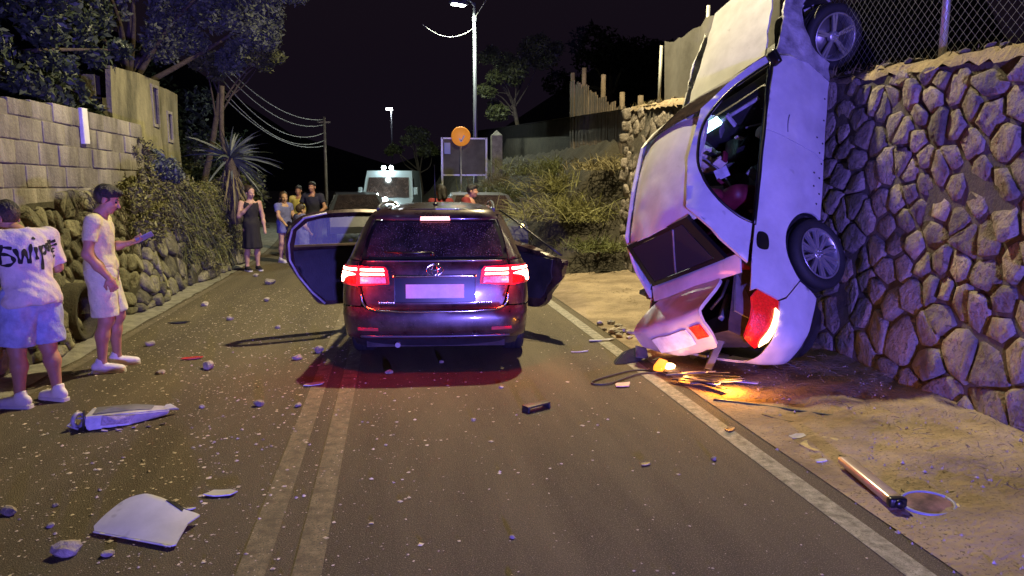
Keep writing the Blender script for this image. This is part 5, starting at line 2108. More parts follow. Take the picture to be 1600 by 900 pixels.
def person(label, loc, heading, J, outfit, skin='skin_tan', hair='hair_dark', h=0.013, scale=1.0, hands=True, group=None, hair_style='short'):
    """J holds joint positions in the person's own frame: x forward, y left, z up"""
    t = empty('person', loc, (0, 0, heading))
    t.scale = (scale,) * 3
    tag(t, label, 'person', group)
    g_ = lambda k: np.array(J[k], float)
    pel, chest, neck, head = g_('pelvis'), g_('chest'), g_('neck'), g_('head')
    face = J.get('face', (1, 0, 0))
    fwd = np.array(J.get('fwd', (1, 0, 0)), float)
    fem = outfit.get('fem', False)
    torso_up = (chest - pel) / np.linalg.norm(chest - pel)
    lat = g_('shL') - g_('shR')
    lat /= np.linalg.norm(lat)
    fr = np.cross(lat, torso_up)
    TR = np.stack([fr, lat, torso_up], 1)
    torso = [('e', tuple(pel), (.105, .142, .12), TR), ('e', tuple((pel + chest) / 2), (.092, .125, .17), TR), ('e', tuple(chest), (.108, .150, .17), TR), ('e', tuple(chest + torso_up * .10), (.080, .150, .075), TR)]
    body = list(torso) + [('c', tuple(chest + torso_up * .14), tuple(neck), .058, .052), ('c', tuple(neck), tuple(head + np.array((0, 0, -.06))), .052, .050)]
    for s in 'LR':
        sh, el, wr = g_('sh' + s), g_('el' + s), g_('wr' + s)
        hp, kn, an = g_('hip' + s), g_('kn' + s), g_('an' + s)
        body += [('c', tuple(sh), tuple(el), .050, .039), ('c', tuple(el), tuple((el + wr) / 2), .040, .037), ('c', tuple((el + wr) / 2), tuple(wr), .036, .025)]
        body += [('c', tuple(hp), tuple(kn), .082, .056), ('e', tuple(kn + np.array((.012, 0, 0))), (.054, .050, .062)), ('c', tuple(kn), tuple(kn + (an - kn) * .35 + np.array((-.018, 0, 0))), .052, .056), ('c', tuple(kn + (an - kn) * .35 + np.array((-.018, 0, 0))), tuple(an), .055, .033), ('c', tuple(an), (an[0], an[1], .05), .034, .036)]
        if not hands:
            hd = np.array(J.get('hd' + s, wr - el), float)
            hd /= np.linalg.norm(hd)
            body += [('e', tuple(wr + hd * .07), (.075, .035, .022), rot_to(hd + np.array((.001, .002, .003))))]
    parts = [surf_net(body, h, .035)]
    hs = J.get('head_scale', 1.0)
    parts.append(surf_net(head_prims(head, face, hs, J.get('head_up', (0, 0, 1))) + [('c', tuple(neck), tuple(head + np.array((0, 0, -.06))), .050, .050)], h * .5, .014))
    if hands:
        for s in 'LR':
            d = J.get('hd' + s, g_('wr' + s) - g_('el' + s))
            pn = J.get('pn' + s, (0, -1 if s == 'L' else 1, 0))
            parts.append(surf_net([('c', tuple(g_('wr' + s) - np.array(d, float) / np.linalg.norm(d) * .02), tuple(g_('wr' + s) + np.array(d, float) / np.linalg.norm(d) * .02), .026, .024)] + hand_prims(g_('wr' + s), d, pn, 1.0, J.get('curl' + s, .5)), .0042, .008))
    V, F = join_geo(parts)
    mesh_obj('body', V, F, skin, t, True)
    # hair
    Rm = rot_to(face, J.get('head_up', (0, 0, 1)))
    w = lambda x, y, z: tuple(head + Rm @ (np.array((x, y, z)) * hs))
    nf = Rm @ np.array((.62, 0, -.78))
    wr_ = lambda X: 0.0035 * np.sin(X[..., 0] * 95 + 3 * np.sin(X[..., 1] * 60)) * np.sin(X[..., 1] * 85 + X[..., 2] * 50)
    if hair_style == 'short':
        hp_ = [('e', w(-.014, 0, .046), tuple(np.array((.104, .083, .090)) * hs), Rm), ('e', w(.055, 0, .088), tuple(np.array((.050, .062, .034)) * hs), Rm)]
        HV, HF = surf_net(hp_, h * .5, .02, cuts=[(w(.02, 0, .022), Rm @ np.array((.45, 0, -.9)))], wrinkle=wr_)
        mesh_obj('hair', HV, HF, hair, t, True)
        side = [('e', w(-.018, 0, .028), tuple(np.array((.097, .0775, .090)) * hs), Rm)]
        HV, HF = surf_net(side, h * .5, .02, cuts=[(w(.012, 0, -.03), Rm @ np.array((.75, 0, -.66)))])
        mesh_obj('hair_fade', HV, HF, 'hair_brown' if hair == 'hair_dark' else hair, t, True)
    else:
        hp_ = [('e', w(-.02, 0, .04), tuple(np.array((.108, .088, .098)) * hs), Rm), ('c', w(-.075, 0, .02), w(-.11, 0, -.13 if hair_style == 'long' else -.03), .075 * hs, .045 * hs)]
        if hair_style == 'bun':
            hp_[1] = ('e', w(-.11, 0, .09), (.045, .045, .045), Rm)
        if hair_style == 'long':
            hp_ += [('c', w(-.05, .055, .0), w(-.06, .075, -.15), .045, .03), ('c', w(-.05, -.055, 0), w(-.06, -.075, -.15), .045, .03)]
        HV, HF = surf_net(hp_, h * .6, .03, cuts=[(w(.045, 0, .06), Rm @ np.array((.97, 0, -.25)))], wrinkle=wr_)
        mesh_obj('hair', HV, HF, hair, t, True)
    # top garment
    top = outfit.get('top')
    wk = lambda X: 0.0045 * np.sin(X[..., 2] * 24 + 6 * np.sin(X[..., 1] * 8 + 2 * X[..., 0]) + X[..., 0] * 17) * np.sin(X[..., 1] * 9 + X[..., 2] * 5 + 1) + 0.0026 * np.sin(X[..., 2] * 47 - X[..., 1] * 53 + X[..., 0] * 31 + 2 * np.sin(X[..., 2] * 13))
    objs = {}
    if top:
        loose = outfit.get('loose', .018)
        hem = outfit.get('hem', -.02)
        P = []
        for p in torso:
            P.append(('e', p[1], tuple(np.array(p[2]) + loose), p[3]))
        P.append(('c', tuple(chest + torso_up * .14), tuple(neck + (chest - neck) * .22), .066 + loose * .4, .060))
        P.append(('e', tuple(pel + torso_up * (hem + .05)), (.118 + loose, .160 + loose, .12), TR))
        V, F = None, None
        slv = outfit.get('sleeve', .62)
        cuts = [(tuple(pel + torso_up * hem), tuple(-torso_up)), (tuple(neck + (chest - neck) * .18 + fr * .0), tuple(torso_up * .9 + fr * .35))]
        grp = [(P, cuts)]
        allp = list(P)
        for s in 'LR':
            sh, el = g_('sh' + s), g_('el' + s)
            if slv <= 0:
                continue
            e = sh + (el - sh) * slv
            inn = chest + torso_up * .07 + (sh - chest) * .55
            sp_ = [('c', tuple(inn), tuple(sh), .060, .050 + loose * .35), ('c', tuple(sh), tuple(e + (el - sh) * .12), .050 + loose * .35, .047 + loose * .85)]
            grp.append((sp_, [(tuple(e), tuple(el - sh))]))
            allp += sp_
        V, F = surf_net(allp, h * .85, .035, wrinkle=wk, groups=grp)
        objs['top'] = mesh_obj(outfit.get('top_name', 'shirt'), V, F, top, t, True)
        objs['topgeo'] = (V, F)
    bot = outfit.get('bottom')
    if bot:
        ln = outfit.get('leg', .82)
        wd = outfit.get('wide', .02)
        parts = []
        wst = outfit.get('waist', .07)
        for s in 'LR':
            hp, kn = g_('hip' + s), g_('kn' + s)
            an = g_('an' + s)
            if ln <= 1:
                e = hp + (kn - hp) * ln
                P = [('e', tuple(pel - torso_up * .01), (.118 + wd * .5, .165 + wd * .4, .135), TR), ('c', tuple(hp), tuple(e + (kn - hp) * .2), .095 + wd, .070 + wd * 1.7)]
                cuts = [(tuple(e), tuple(kn - hp)), (tuple(pel + torso_up * wst), tuple(torso_up))]
            else:
                P = [('e', tuple(pel - torso_up * .01), (.115 + wd * .5, .16 + wd * .4, .135), TR), ('c', tuple(hp), tuple(kn), .09 + wd, .065 + wd), ('c', tuple(kn), tuple(an), .065 + wd, .05 + wd)]
                cuts = [(tuple(pel + torso_up * wst), tuple(torso_up))]
            parts.append(surf_net(P, h * .85, .04, cuts=cuts, wrinkle=lambda X: 1.1 * wk(X)))
        V, F = join_geo(parts)
        objs['bottom'] = mesh_obj(outfit.get('bottom_name', 'shorts'), V, F, bot, t, True)
    if outfit.get('skirt'):
        zl = outfit['skirt_z']
        P = [('e', tuple(pel + torso_up * .02), (.118, .165, .13), TR), ('c', tuple(pel), (pel[0], pel[1], zl), .15, outfit.get('skirt_r', .17))]
        V, F = surf_net(P, h, .05, cuts=[((0, 0, zl + .02), (0, 0, -1))], wrinkle=lambda X: .012 * np.sin(np.arctan2(X[..., 1] - pel[1], X[..., 0] - pel[0]) * 9) * np.clip((pel[2] - X[..., 2]) / .4, 0, 1))
        mesh_obj('skirt', V, F, outfit['skirt'], t, True)
    if outfit.get('shoes'):
        for s in 'LR':
            shoe(t, g_('an' + s), J.get('toe' + s, (1, 0, 0)), outfit['shoes'], J.get('shoe_s', 1.0), h * .8)
    objs['root'] = t
    return objs


def stand(hgt=1.70, sway=0.0, **kw):
    """a plain upright stance to be adjusted"""
    k = hgt / 1.70
    J = dict(pelvis=(0, 0, .93), chest=(.01, 0, 1.25), neck=(.0, 0, 1.455), head=(.025, 0, 1.59), shL=(0, .185, 1.39), shR=(0, -.185, 1.39),
             elL=(-.02, .25, 1.12), elR=(-.02, -.25, 1.12), wrL=(.06, .25, .88), wrR=(.06, -.25, .88), hipL=(0, .085, .90), hipR=(0, -.085, .90),
             knL=(.02, .10, .49), knR=(.02, -.10, .49), anL=(-.02, .11, .085), anR=(-.02, -.11, .085))
    J.update(kw)
    return {a: (tuple(np.array(v) * k) if a not in ('face', 'fwd', 'head_up', 'head_scale', 'hdL', 'hdR', 'pnL', 'pnR', 'curlL', 'curlR', 'toeL', 'toeR', 'shoe_s') else v) for a, v in J.items()}


# young man in cream clothes, side on, looking down at his phone
J2 = stand(1.66, head=(.085, 0, 1.575), neck=(.03, 0, 1.45), face=(.92, -.06, -.36), chest=(.0, 0, 1.25), shL=(.03, .17, 1.385), shR=(-.02, -.18, 1.385),
           elR=(-.075, -.235, 1.10), wrR=(.075, -.225, .885), hdR=(.35, .05, -.9), pnR=(-.3, .9, 0), curlR=.75,
           elL=(.03, .235, 1.12), wrL=(.235, .165, 1.165), hdL=(.88, -.15, .25), pnL=(.0, -.35, .95), curlL=.9,
           knR=(.015, -.095, .49), anR=(-.04, -.10, .085), knL=(.09, .12, .50), anL=(.06, .16, .085), toeR=(1, -.12, 0), toeL=(1, .12, 0))
p2o = person('young man in cream T-shirt and shorts looking at a phone', (-2.57, 7.02, 0), R(14), J2,
             dict(top='cloth_cream', loose=.016, hem=.0, sleeve=.60, bottom='cloth_cream_shorts', leg=.92, wide=.022, shoes='shoe_white'), h=.012)
# eyebrows and eyes
def face_marks(t, J, hs=1.0):
    c = np.array(J['head'])
    Rm = rot_to(J.get('face', (1, 0, 0)), J.get('head_up', (0, 0, 1)))
    w = lambda x, y, z: tuple(c + Rm @ (np.array((x, y, z)) * hs))
    g = G()
    for s in (-1, 1):
        g.tube([w(.094, s * .014, .026), w(.090, s * .034, .031), w(.074, s * .052, .024)], [.004, .005, .003], 6)
    g.build('eyebrow', 'hair_dark', t)
    g = G()
    for s in (-1, 1):
        g.ball(w(.080, s * .031, .004), .0105, 8)
    g.build('eye', 'void', t)
    g = G()
    g.tube([w(.096, -.022, -.058), w(.1035, 0, -.056), w(.096, .022, -.058)], [.003, .0055, .003], 6)
    g.build('mouth', 'seat_red', t)


face_marks(p2o['root'], J2)
# the phone, held in front of him
wl_ = np.array(J2['wrL'])
hd = np.array((-2.57, 7.02, 0)) + np.array(Matrix.Rotation(R(14), 3, 'Z') @ Vector(tuple(wl_ + np.array((.125, -.03, .052)))))
ph = empty('phone', tuple(hd), (R(-38), R(-26), R(14)))
tag(ph, 'dark phone held in the hand of the young man in cream', 'phone')
g = G()
g.box((0, 0, 0), (.155, .075, .009), bev=.003)
g.build('case', 'blue_rim', ph)
g = G()
g.box((0, 0, .0053), (.145, .068, .001))
g.build('screen', 'glass_dark', ph)

# man at the left edge, seen from behind, bending his head
J1 = stand(1.56, pelvis=(-.02, 0, .93), chest=(.05, 0, 1.25), neck=(.12, 0, 1.43), head=(.20, .03, 1.545), face=(.80, .30, -.52), shL=(.07, .205, 1.385), shR=(.07, -.205, 1.385),
           elL=(.16, .27, 1.14), wrL=(.36, .15, 1.08), hdL=(.8, -.4, .0), elR=(.10, -.275, 1.12), wrR=(.32, -.17, 1.06), hdR=(.8, .45, .05),
           knL=(.03, .12, .49), knR=(.02, -.11, .49), anL=(-.01, .15, .085), anR=(-.04, -.13, .085), toeL=(.9, .45, 0), toeR=(.9, .2, 0))
H1 = R(138)
p1o = person('man in a white T-shirt with black brush lettering and pale denim shorts, seen from behind', (-2.71, 6.0, 0), H1, J1,
             dict(top='cloth_white', loose=.045, hem=-.10, sleeve=.85, bottom='denim_pale', leg=.93, wide=.034, shoes='shoe_white'), h=.012)
# brush lettering across the back
bv = BVHTree.FromPolygons([Vector(v) for v in p1o['topgeo'][0]], [tuple(f) for f in p1o['topgeo'][1]])
strokes = [  # (points in (right, up) metres around the middle of the back, width)
    ([(-.20, .045), (-.165, .060), (-.12, .052)], .011), ([(-.165, .075), (-.168, .02), (-.178, -.045)], .011),
    ([(-.178, -.045), (-.200, -.035), (-.195, 0.0), (-.160, .018), (-.128, .004), (-.122, -.028), (-.150, -.048), (-.178, -.045)], .011),
    ([(-.110, .050), (-.100, .0), (-.088, -.035), (-.072, .02), (-.062, .045), (-.056, .0), (-.046, -.035), (-.030, .03), (-.020, .075)], .012),
    ([(.002, .055), (.000, .01), (.002, -.022)], .012), ([(.004, .098), (.006, .115)], .013),
    ([(.030, .060), (.034, .0), (.026, -.085)], .012), ([(.030, .035), (.055, .060), (.072, .045), (.060, .015), (.036, .010)], .011),
    ([(.085, .020), (.098, .062), (.108, .085)], .011), ([(.072, .062), (.11, .070), (.160, .082)], .010), ([(.100, .045), (.135, .052), (.170, .060)], .009),
    ([(.118, .090), (.116, .05), (.114, .012)], .010), ([(.128, .030), (.124, .0), (.128, -.018), (.150, -.012)], .008), ([(.126, .012), (.148, .016)], .007), ([(.128, .03), (.152, .034)], .007)]
V = []
F = []
ctr = np.array(J1['chest']) * 1.0
for pts, wd in strokes:
    pl = np.array(spline2(pts, 5, False)) if len(pts) > 2 else np.array([np.array(pts[0]) + (np.array(pts[1]) - np.array(pts[0])) * q / 5 for q in range(6)])
    o = len(V)
    good = True
    for i, p in enumerate(pl):
        d = pl[min(i + 1, len(pl) - 1)] - pl[max(i - 1, 0)]
        d = d / max(np.hypot(*d), 1e-6)
        nn = np.array((-d[1], d[0]))
        wv = wd * 1.7 * (0.8 + .35 * math.sin(i * .9))
        for sgn in (1, -1):
            q = p + nn * sgn * wv * .5
            # the back faces -x; right of the picture is -y in his frame
            og = Vector((-.6, -q[0] * 1.18 - .02, ctr[2] - .005 + q[1] * 1.22))
            hit = bv.ray_cast(og, Vector((1, 0, 0)))
            if hit[0] is None:
                V.append(tuple(og + Vector((.5, 0, 0))))
            else:
                V.append(tuple(hit[0] + Vector((-.0045, 0, 0))))
    for i in range(len(pl) - 1):
        F.append((o + 2 * i, o + 2 * i + 1, o + 2 * i + 3, o + 2 * i + 2))
N0 = len(V)
V2 = [(x + .003, y, z) for x, y, z in V]
mesh_obj('lettering', V + V2, F + [tuple(i + N0 for i in f[::-1]) for f in F], 'print_black', p1o['top'])

# bystanders down the road
person('woman in a black sleeveless dress standing by the left bank', (-2.72, 15.0, 0), R(-60), stand(1.63, wrR=(.20, -.12, 1.30), elR=(.06, -.26, 1.12), face=(.9, .2, -.2)),
       dict(top='cloth_black', loose=.006, hem=.0, sleeve=0, skirt='cloth_black', skirt_z=.42, skirt_r=.19, shoes='cloth_black', top_name='dress_top'), skin='skin_fair', hair='hair_brown', h=.02, hands=False, hair_style='bun')
person('girl in a pale blue dress reaching towards the policeman', (-2.32, 16.6, 0), R(-48), stand(1.50, elR=(.10, -.22, 1.14), wrR=(.28, -.20, 1.0), elL=(.08, .22, 1.14), wrL=(.26, .2, 1.02), face=(1, -.3, -.1)),
       dict(top='cloth_blue', loose=.012, hem=.0, sleeve=.5, skirt='cloth_blue', skirt_z=.62, skirt_r=.17, shoes='shoe_white', top_name='dress_top'), skin='skin_fair', hair='hair_brown', h=.02, hands=False, hair_style='long')
person('policeman in a dark uniform with a pale chest badge', (-1.78, 17.4, 0), R(-108), stand(1.74, elR=(.04, -.30, 1.14), wrR=(.20, -.22, 1.02), elL=(.04, .30, 1.14), wrL=(.2, .2, 1.0)),
       dict(top='cloth_navy', loose=.03, hem=-.02, sleeve=.6, bottom='cloth_navy', leg=2, wide=.02, shoes='cloth_black', bottom_name='trousers'), h=.02, hands=False)
person('child in light blue clothes between the girl and the policeman', (-1.93, 16.2, 0), R(40), stand(1.22, wrR=(.16, -.2, .95)),
       dict(top='cloth_blue', loose=.02, hem=-.02, sleeve=.6, bottom='cloth_blue', leg=.8, wide=.03, shoes='shoe_white'), skin='skin_fair', hair='hair_brown', h=.02, hands=False)
person('person in a yellow top standing behind the girl in blue', (-2.3, 19.2, 0), R(-100), stand(1.64),
       dict(top='cloth_yellow', loose=.03, hem=-.05, sleeve=.8, bottom='cloth_navy', leg=2, wide=.02, shoes='cloth_black', bottom_name='trousers'), h=.022, hands=False)
person('person with long hair in clothes tinted with red flare behind the roof of the estate car', (0.92, 14.2, 0), R(100), stand(1.66, face=(.9, .4, -.1)),
       dict(top='cloth_flare_red', loose=.02, hem=-.03, sleeve=.9, bottom='cloth_navy', leg=2, wide=.02, shoes='cloth_black', bottom_name='trousers'), h=.022, hands=False, hair_style='long')
person('person in clothes tinted with red flare, with short hair, leaning over right of the long haired one', (1.45, 14.4, 0), R(-20), stand(1.68, chest=(.05, 0, 1.24), head=(.10, 0, 1.57), elR=(.12, -.3, 1.2), wrR=(.38, -.24, 1.24)),
       dict(top='cloth_flare_red', loose=.03, hem=-.03, sleeve=.9, bottom='cloth_navy', leg=2, wide=.02, shoes='cloth_black', bottom_name='trousers'), h=.022, hands=False)

# ================================================================== DEBRIS
# torn white wing panel in the foreground
def wing_map(u, v):
    z = 0.022 + np.clip(v / .36, 0, 1) ** 0.8 * (0.11 * (1 - .35 * np.clip(u / .5, 0, 1)) - 0.04 * ((u - .27) / .3) ** 2 + .010 * np.sin(u * 9))
    z = z + np.where(v > .34, (v - .34) * -.6, 0)
    return np.stack([u - .28 * v, v * .93, np.maximum(z, .012)], -1)


wing = empty('torn_wing_panel', (-1.46, 3.62, 0), (0, 0, R(-26)))
wing.scale = (.90, .80, .95)
tag(wing, 'torn white car wing panel lying on the road in the foreground', 'car part')
wo = spline2([(0.0, .03), (.03, .15), (.09, .27), (.19, .335), (.27, .37), (.44, .50), (.45, .485), (.37, .41), (.33, .365), (.36, .325)], 4, False) + [(.45, .325), (.545, .345), (.56, .335), (.55, .29), (.53, .22), (.545, .0), (.53, -.015), (.02, .0)]
panel('skin', wo, wing_map, 'white_paint', wing, res=.03, th=.006, out=(.3, .2, -3))
panel('folded_edge', [(.02, -.004), (.53, -.019), (.53, -.026), (.02, -.011)], lambda u, v: np.stack([u, v, .022 + .6 * (v + .004 + .03 * u)], -1), 'white_paint', wing, res=.03, th=.004, out=(.3, .5, 0))
panel('inner_flange', [(.34, .33), (.46, .30), (.46, .318), (.36, .352)], lambda u, v: wing_map(u, v) + np.array((0, 0, .004)), 'trim_black', wing, res=.02, th=.003, out=(.3, .2, -3))

# broken lamp unit with clear cover
lampu = empty('broken_headlamp', (-2.04, 5.30, 0), (0, 0, R(14)))
tag(lampu, 'broken pale headlamp unit lying on its side on the left lane', 'car part')
def hull(name, pts, mat, parent, bev=.006):
    bm = bmesh.new()
    for p in pts:
        bm.verts.new(p)
    bmesh.ops.convex_hull(bm, input=bm.verts[:])
    bmesh.ops.delete(bm, geom=[v for v in bm.verts if not v.link_faces], context='VERTS')
    bmesh.ops.dissolve_limit(bm, angle_limit=.1, verts=bm.verts[:], edges=bm.edges[:])
    bmesh.ops.bevel(bm, geom=bm.edges[:], offset=bev, segments=2, affect='EDGES')
    me = bpy.data.meshes.new(name)
    bm.to_mesh(me)
    bm.free()
    me.materials.append(MATS[mat])
    o = bpy.data.objects.new(name, me)
    COL.objects.link(o)
    o.parent = parent
    return o


hull('housing', [(-.06, -.06, .005), (-.05, .10, .01), (-.08, -.05, .10), (-.04, .12, .115), (.20, -.03, .005), (.22, .14, .105), (.20, -.02, .085), (.44, .10, .01), (.46, .16, .06), (.44, .09, .05)], 'pale_plastic', lampu, .008)
hull('dark_cover', [(-.03, -.02, .105), (-.01, .11, .119), (.22, .03, .092), (.23, .135, .110), (.34, .07, .075), (.36, .13, .087), (.1, .05, .125)], 'grey_plastic', lampu, .004)
hull('broken_lens', [(.02, -.065, .03), (.20, -.045, .02), (.24, -.035, .075), (.05, -.055, .10), (.12, -.075, .06), (.03, -.05, .095)], 'lamp_clear', lampu, .003)
hull('bracket', [(.40, .09, .05), (.50, .13, .045), (.52, .16, .02), (.46, .17, .075), (.42, .15, .08)], 'pale_plastic', lampu, .005)
g = G()
g.lathe([(.035, -.01), (.055, -.01), (.06, .01), (.04, .015)], 20, Matrix.Translation((-.12, .05, .058)) @ Matrix.Rotation(R(55), 4, 'Z'), closed=True)
g.tube([(-.08, .03, .07), (-.14, .10, .06), (-.19, .06, .02), (-.12, -.01, .012)], .007, 6)
g.build('socket', 'pale_plastic', lampu)
g = G()
g.box((-.085, .02, .06), (.012, .15, .10), rot=(0, .15, .15), bev=.003)
g.build('back_cover', 'trim_black', lampu)
for k in range(5):
    g = G()
    g.box((.05 + .09 * k, -.10 - .02 * (k % 2), .008), (.04, .02, .006), rot=(.1, .2, k * .7))
    g.build('splinter', 'lamp_clear', lampu)

# rocks knocked onto the road, each at its own place
rr = np.random.default_rng(77)
rocks = [((235, 540), .075, 'grey lumpy rock on the left lane between the man in cream and the red car'),
         ((327, 576), .085, 'flat grey rock lying level with the feet of the man in cream'),
         ((251, 584), .055, 'small reddish rock just left of the flat grey rock'),
         ((404, 634), .058, 'rounded bluish stone on the left lane near the centre lines'),
         ((466, 635), .036, 'small white stone touching the centre lines'),
         ((498, 551), .085, 'pale rock at the shadow of the estate car rear corner'),
         ((422, 444), .120, 'pointed grey rock in the road beside the open left car door'),
         ((417, 471), .070, 'flat pale rock below the pointed grey rock'),
         ((320, 478), .080, 'dark rock at the left road edge by the rubble wall'),
         ((434, 513), .055, 'upright pale stone left of the estate car shadow'),
         ((15, 803), .052, 'pale angular rock at the left picture edge'),
         ((107, 866), .075, 'large yellowish rock at the lower left of the picture'),
         ((168, 868), .032, 'small bluish stone beside the large yellowish rock'),
         ((79, 823), .026, 'small pale stone above the large yellowish rock'),
         ((87, 791), .022, 'tiny bluish stone right of the pale angular rock'),
         ((1115, 719), .030, 'small blue violet stone on the right lane'),
         ((800, 841), .020, 'tiny blue stone on the right lane near the bottom edge'),
         ((783, 606), .026, 'small pale stone behind the estate car, left of the black box'),
         ((740, 657), .024, 'small white stone in the middle of the right lane'),
         ((608, 583), .040, 'flat pale stone just behind the estate car bumper'),
         ((690, 567), .034, 'white stone at the edge of the shadow under the estate car'),
         ((316, 637), .036, 'small tan rock right of the broken headlamp'),
         ((360, 500), .060, 'tan rock behind the red streak on the left lane'),
         ((400, 432), .085, 'pale round rock by the feet of the woman in black'),
         ((465, 562), .060, 'flat stone on the left lane before the centre lines')]


def px_ground(px, py, z=0.0):
    cm = cam.rotation_euler.to_matrix()
    d = cm @ Vector(((px - 800) / 1150., (450 - py) / 1150., -1))
    t = (z - 1.66) / d.z
    return Vector((d.x * t, d.y * t, z))


rock_col = {}
for (px, rad, lb) in rocks:
    p = px_ground(*px)
    me_ = rock_mesh('rock', rr, rad * .82, .62, 2)
    me_.materials.append(MATS['rock'])
    o = bpy.data.objects.new('rock', me_)
    COL.objects.link(o)
    o.location = (p.x, p.y, -.003)
    o.rotation_euler = (0, 0, rr.uniform(0, 6))
    tag(o, lb, 'rock', 'rocks scattered on the road')


def shard(label, px, size, rz, mat, name='plastic_shard', lift=.01, pts=None, cat='debris', tilt=(0, 0)):
    p = px_ground(*px)
    ol = pts or [(-1, -.35), (-.3, -.5), (.7, -.42), (1, .05), (.45, .45), (-.6, .4)]
    ol = [(a * size, b * size) for a, b in ol]
    o = panel(name, ol, lambda u, v: np.stack([u, v, lift + .25 * (u / size) ** 2 * size * .3 + .05 * np.abs(v)], -1), mat, None, res=size / 3, th=.006, out=(0, 0, -9))
    o.location = (p.x, p.y, 0.002)
    o.rotation_euler = (tilt[0], tilt[1], rz)
    tag(o, label, cat)
    return o


shard('narrow white plastic shard on the left lane near the wing panel', (346, 773), .085, -.1, 'white_paint')
shard('pink sheet of paper inside the cable loop by the edge line', (972, 603), .10, .5, 'paper_pink', 'paper_sheet', pts=[(-.9, -.2), (.1, -.7), (1, .05), (.0, .6), (-.35, .45)], cat='paper')
shard('pale dented plastic strip beside the edge line right of the estate car', (940, 533), .16, .15, 'pale_plastic', pts=[(-1, -.2), (.4, -.25), (1, .0), (.6, .22), (-.8, .2)])
shard('splintered yellow board lying on the sandy verge', (1283, 697), .15, .35, 'wood_pale', 'splintered_board', pts=[(-1, -.45), (-.2, -.6), (.3, -.35), (1, -.1), (.7, .45), (.1, .35), (-.3, .6), (-.9, .4)], tilt=(.05, -.04))
shard('small white plastic fragment beside the splintered board', (1282, 722), .045, .2, 'white_paint')
shard('small dark plastic fragment behind the splintered board', (1268, 676), .07, 1.0, 'black_plastic')
shard('broken pale clip on the verge near the amber light', (1245, 684), .075, .4, 'pale_plastic')
shard('dark torn strip across the right edge line', (1140, 673), .055, .7, 'black_plastic')
shard('small tan flake on the right lane', (1008, 727), .035, .3, 'wood_pale')
shard('thin pale plastic sliver on the right lane beyond the black box', (905, 551), .09, .1, 'pale_plastic', pts=[(-1, -.1), (1, -.12), (.9, .1), (-.9, .12)])
shard('reddish plastic lens piece on the left lane', (300, 561), .10, .2, 'reflector')
shard('flat dark rubber scrap on the left lane by the edge line', (280, 505), .12, .1, 'black_plastic')
shard('flat pale flake by the red streaked lane centre', (490, 602), .09, .3, 'pale_plastic')
shard('crumpled dark scrap on the verge before the aluminium tube', (1315, 712), .06, 1.2, 'black_plastic')

# black plastic box with turned-up ends
bxo = empty('black_plastic_box', tuple(px_ground(838, 640)), (0, 0, R(30)))
tag(bxo, 'small black plastic bracket lying in the middle of the right lane', 'debris')
g = G()
g.box((0, 0, .040), (.22, .075, .014), bev=.004)
g.box((-.10, 0, .022), (.016, .08, .044), rot=(0, .2, 0), bev=.004)
g.box((.10, 0, .022), (.016, .08, .044), rot=(0, -.2, 0), bev=.004)
g.build('shell', 'black_plastic', bxo)

# cables and torn trim around the tail of the white car
def ground_tube(name, label, pix, r, mat, z=.012, cat='cable'):
    pts = [px_ground(a, b) + Vector((0, 0, (z if not isinstance(z, (list, tuple)) else z[i]))) for i, (a, b) in enumerate(pix)]
    g = G()
    g.tube(smooth_path(pts, 6), r, 6)
    return tag(g.build(name, mat), label, cat)


ground_tube('loose_cable', 'black cable looped across the edge line beside the pink paper', [(1045, 588), (1000, 580), (950, 590), (924, 600), (950, 602), (1000, 586), (1050, 584)], .008, 'wire')
ground_tube('trim_rod', 'long thin black trim rod lying on the verge behind the white car', [(1115, 627), (1200, 638), (1316, 655)], .012, 'black_plastic', cat='trim strip')
ground_tube('thin_twig', 'thin bent twig on the verge below the trim rod', [(1190, 650), (1240, 662), (1310, 660)], .005, 'bark', cat='twig')
ground_tube('grass_stalk', 'dry stalk lying beside the oval mirror', [(1470, 775), (1500, 770), (1530, 772)], .004, 'dry_grass', cat='stalk')
ground_tube('bumper_wire', 'short dark wire sticking out right of the white car tail', [(1205, 578), (1225, 582), (1243, 584)], .008, 'wire', z=(.16, .10, .06))
rr2 = np.random.default_rng(91)
tt = empty('torn_bumper_trim', tuple(px_ground(1110, 598)), (0, 0, R(-25)))
tag(tt, 'pile of torn grey bumper trim strips under the white car tail', 'debris')
for k in range(15):
    a = rr2.uniform(-.5, .5)
    p0 = Vector((-.36 + .05 * (k % 8), .10 - .02 * k + rr2.uniform(-.05, .05), .03 + .015 * (k % 3)))
    p1 = p0 + Vector((rr2.uniform(.15, .45), -.10 + rr2.uniform(-.16, .12), rr2.uniform(-.01, .10)))
    g = G()
    d = (p1 - p0)
    g.box(tuple((p0 + p1) / 2), (d.length, .035 + .02 * (k % 2), .010), rot=d.to_track_quat('X', 'Z').to_matrix().to_4x4(), bev=.003)
    g.build('strip', ('grey_plastic', 'black_plastic', 'black_plastic', 'pale_plastic')[k % 4], tt)
ab = empty('crash_bar', tuple(px_ground(1118, 580)), (0, 0, R(40)))
tag(ab, 'bent shiny crash bar hanging between the boot and the bumper of the white car', 'car part')
g = G()
g.box((.0, 0, .18), (.40, .06, .02), rot=(.3, -.75, 0), bev=.006)
g.box((.05, .06, .16), (.36, .04, .02), rot=(-.2, -.8, .1), bev=.006)
g.build('bar', 'galvanised', ab)
bl_ = empty('crushed_corner_piece', tuple(px_ground(985, 566)), (0, 0, R(15)))
tag(bl_, 'crushed dark bumper corner lying left of the white car', 'car part')
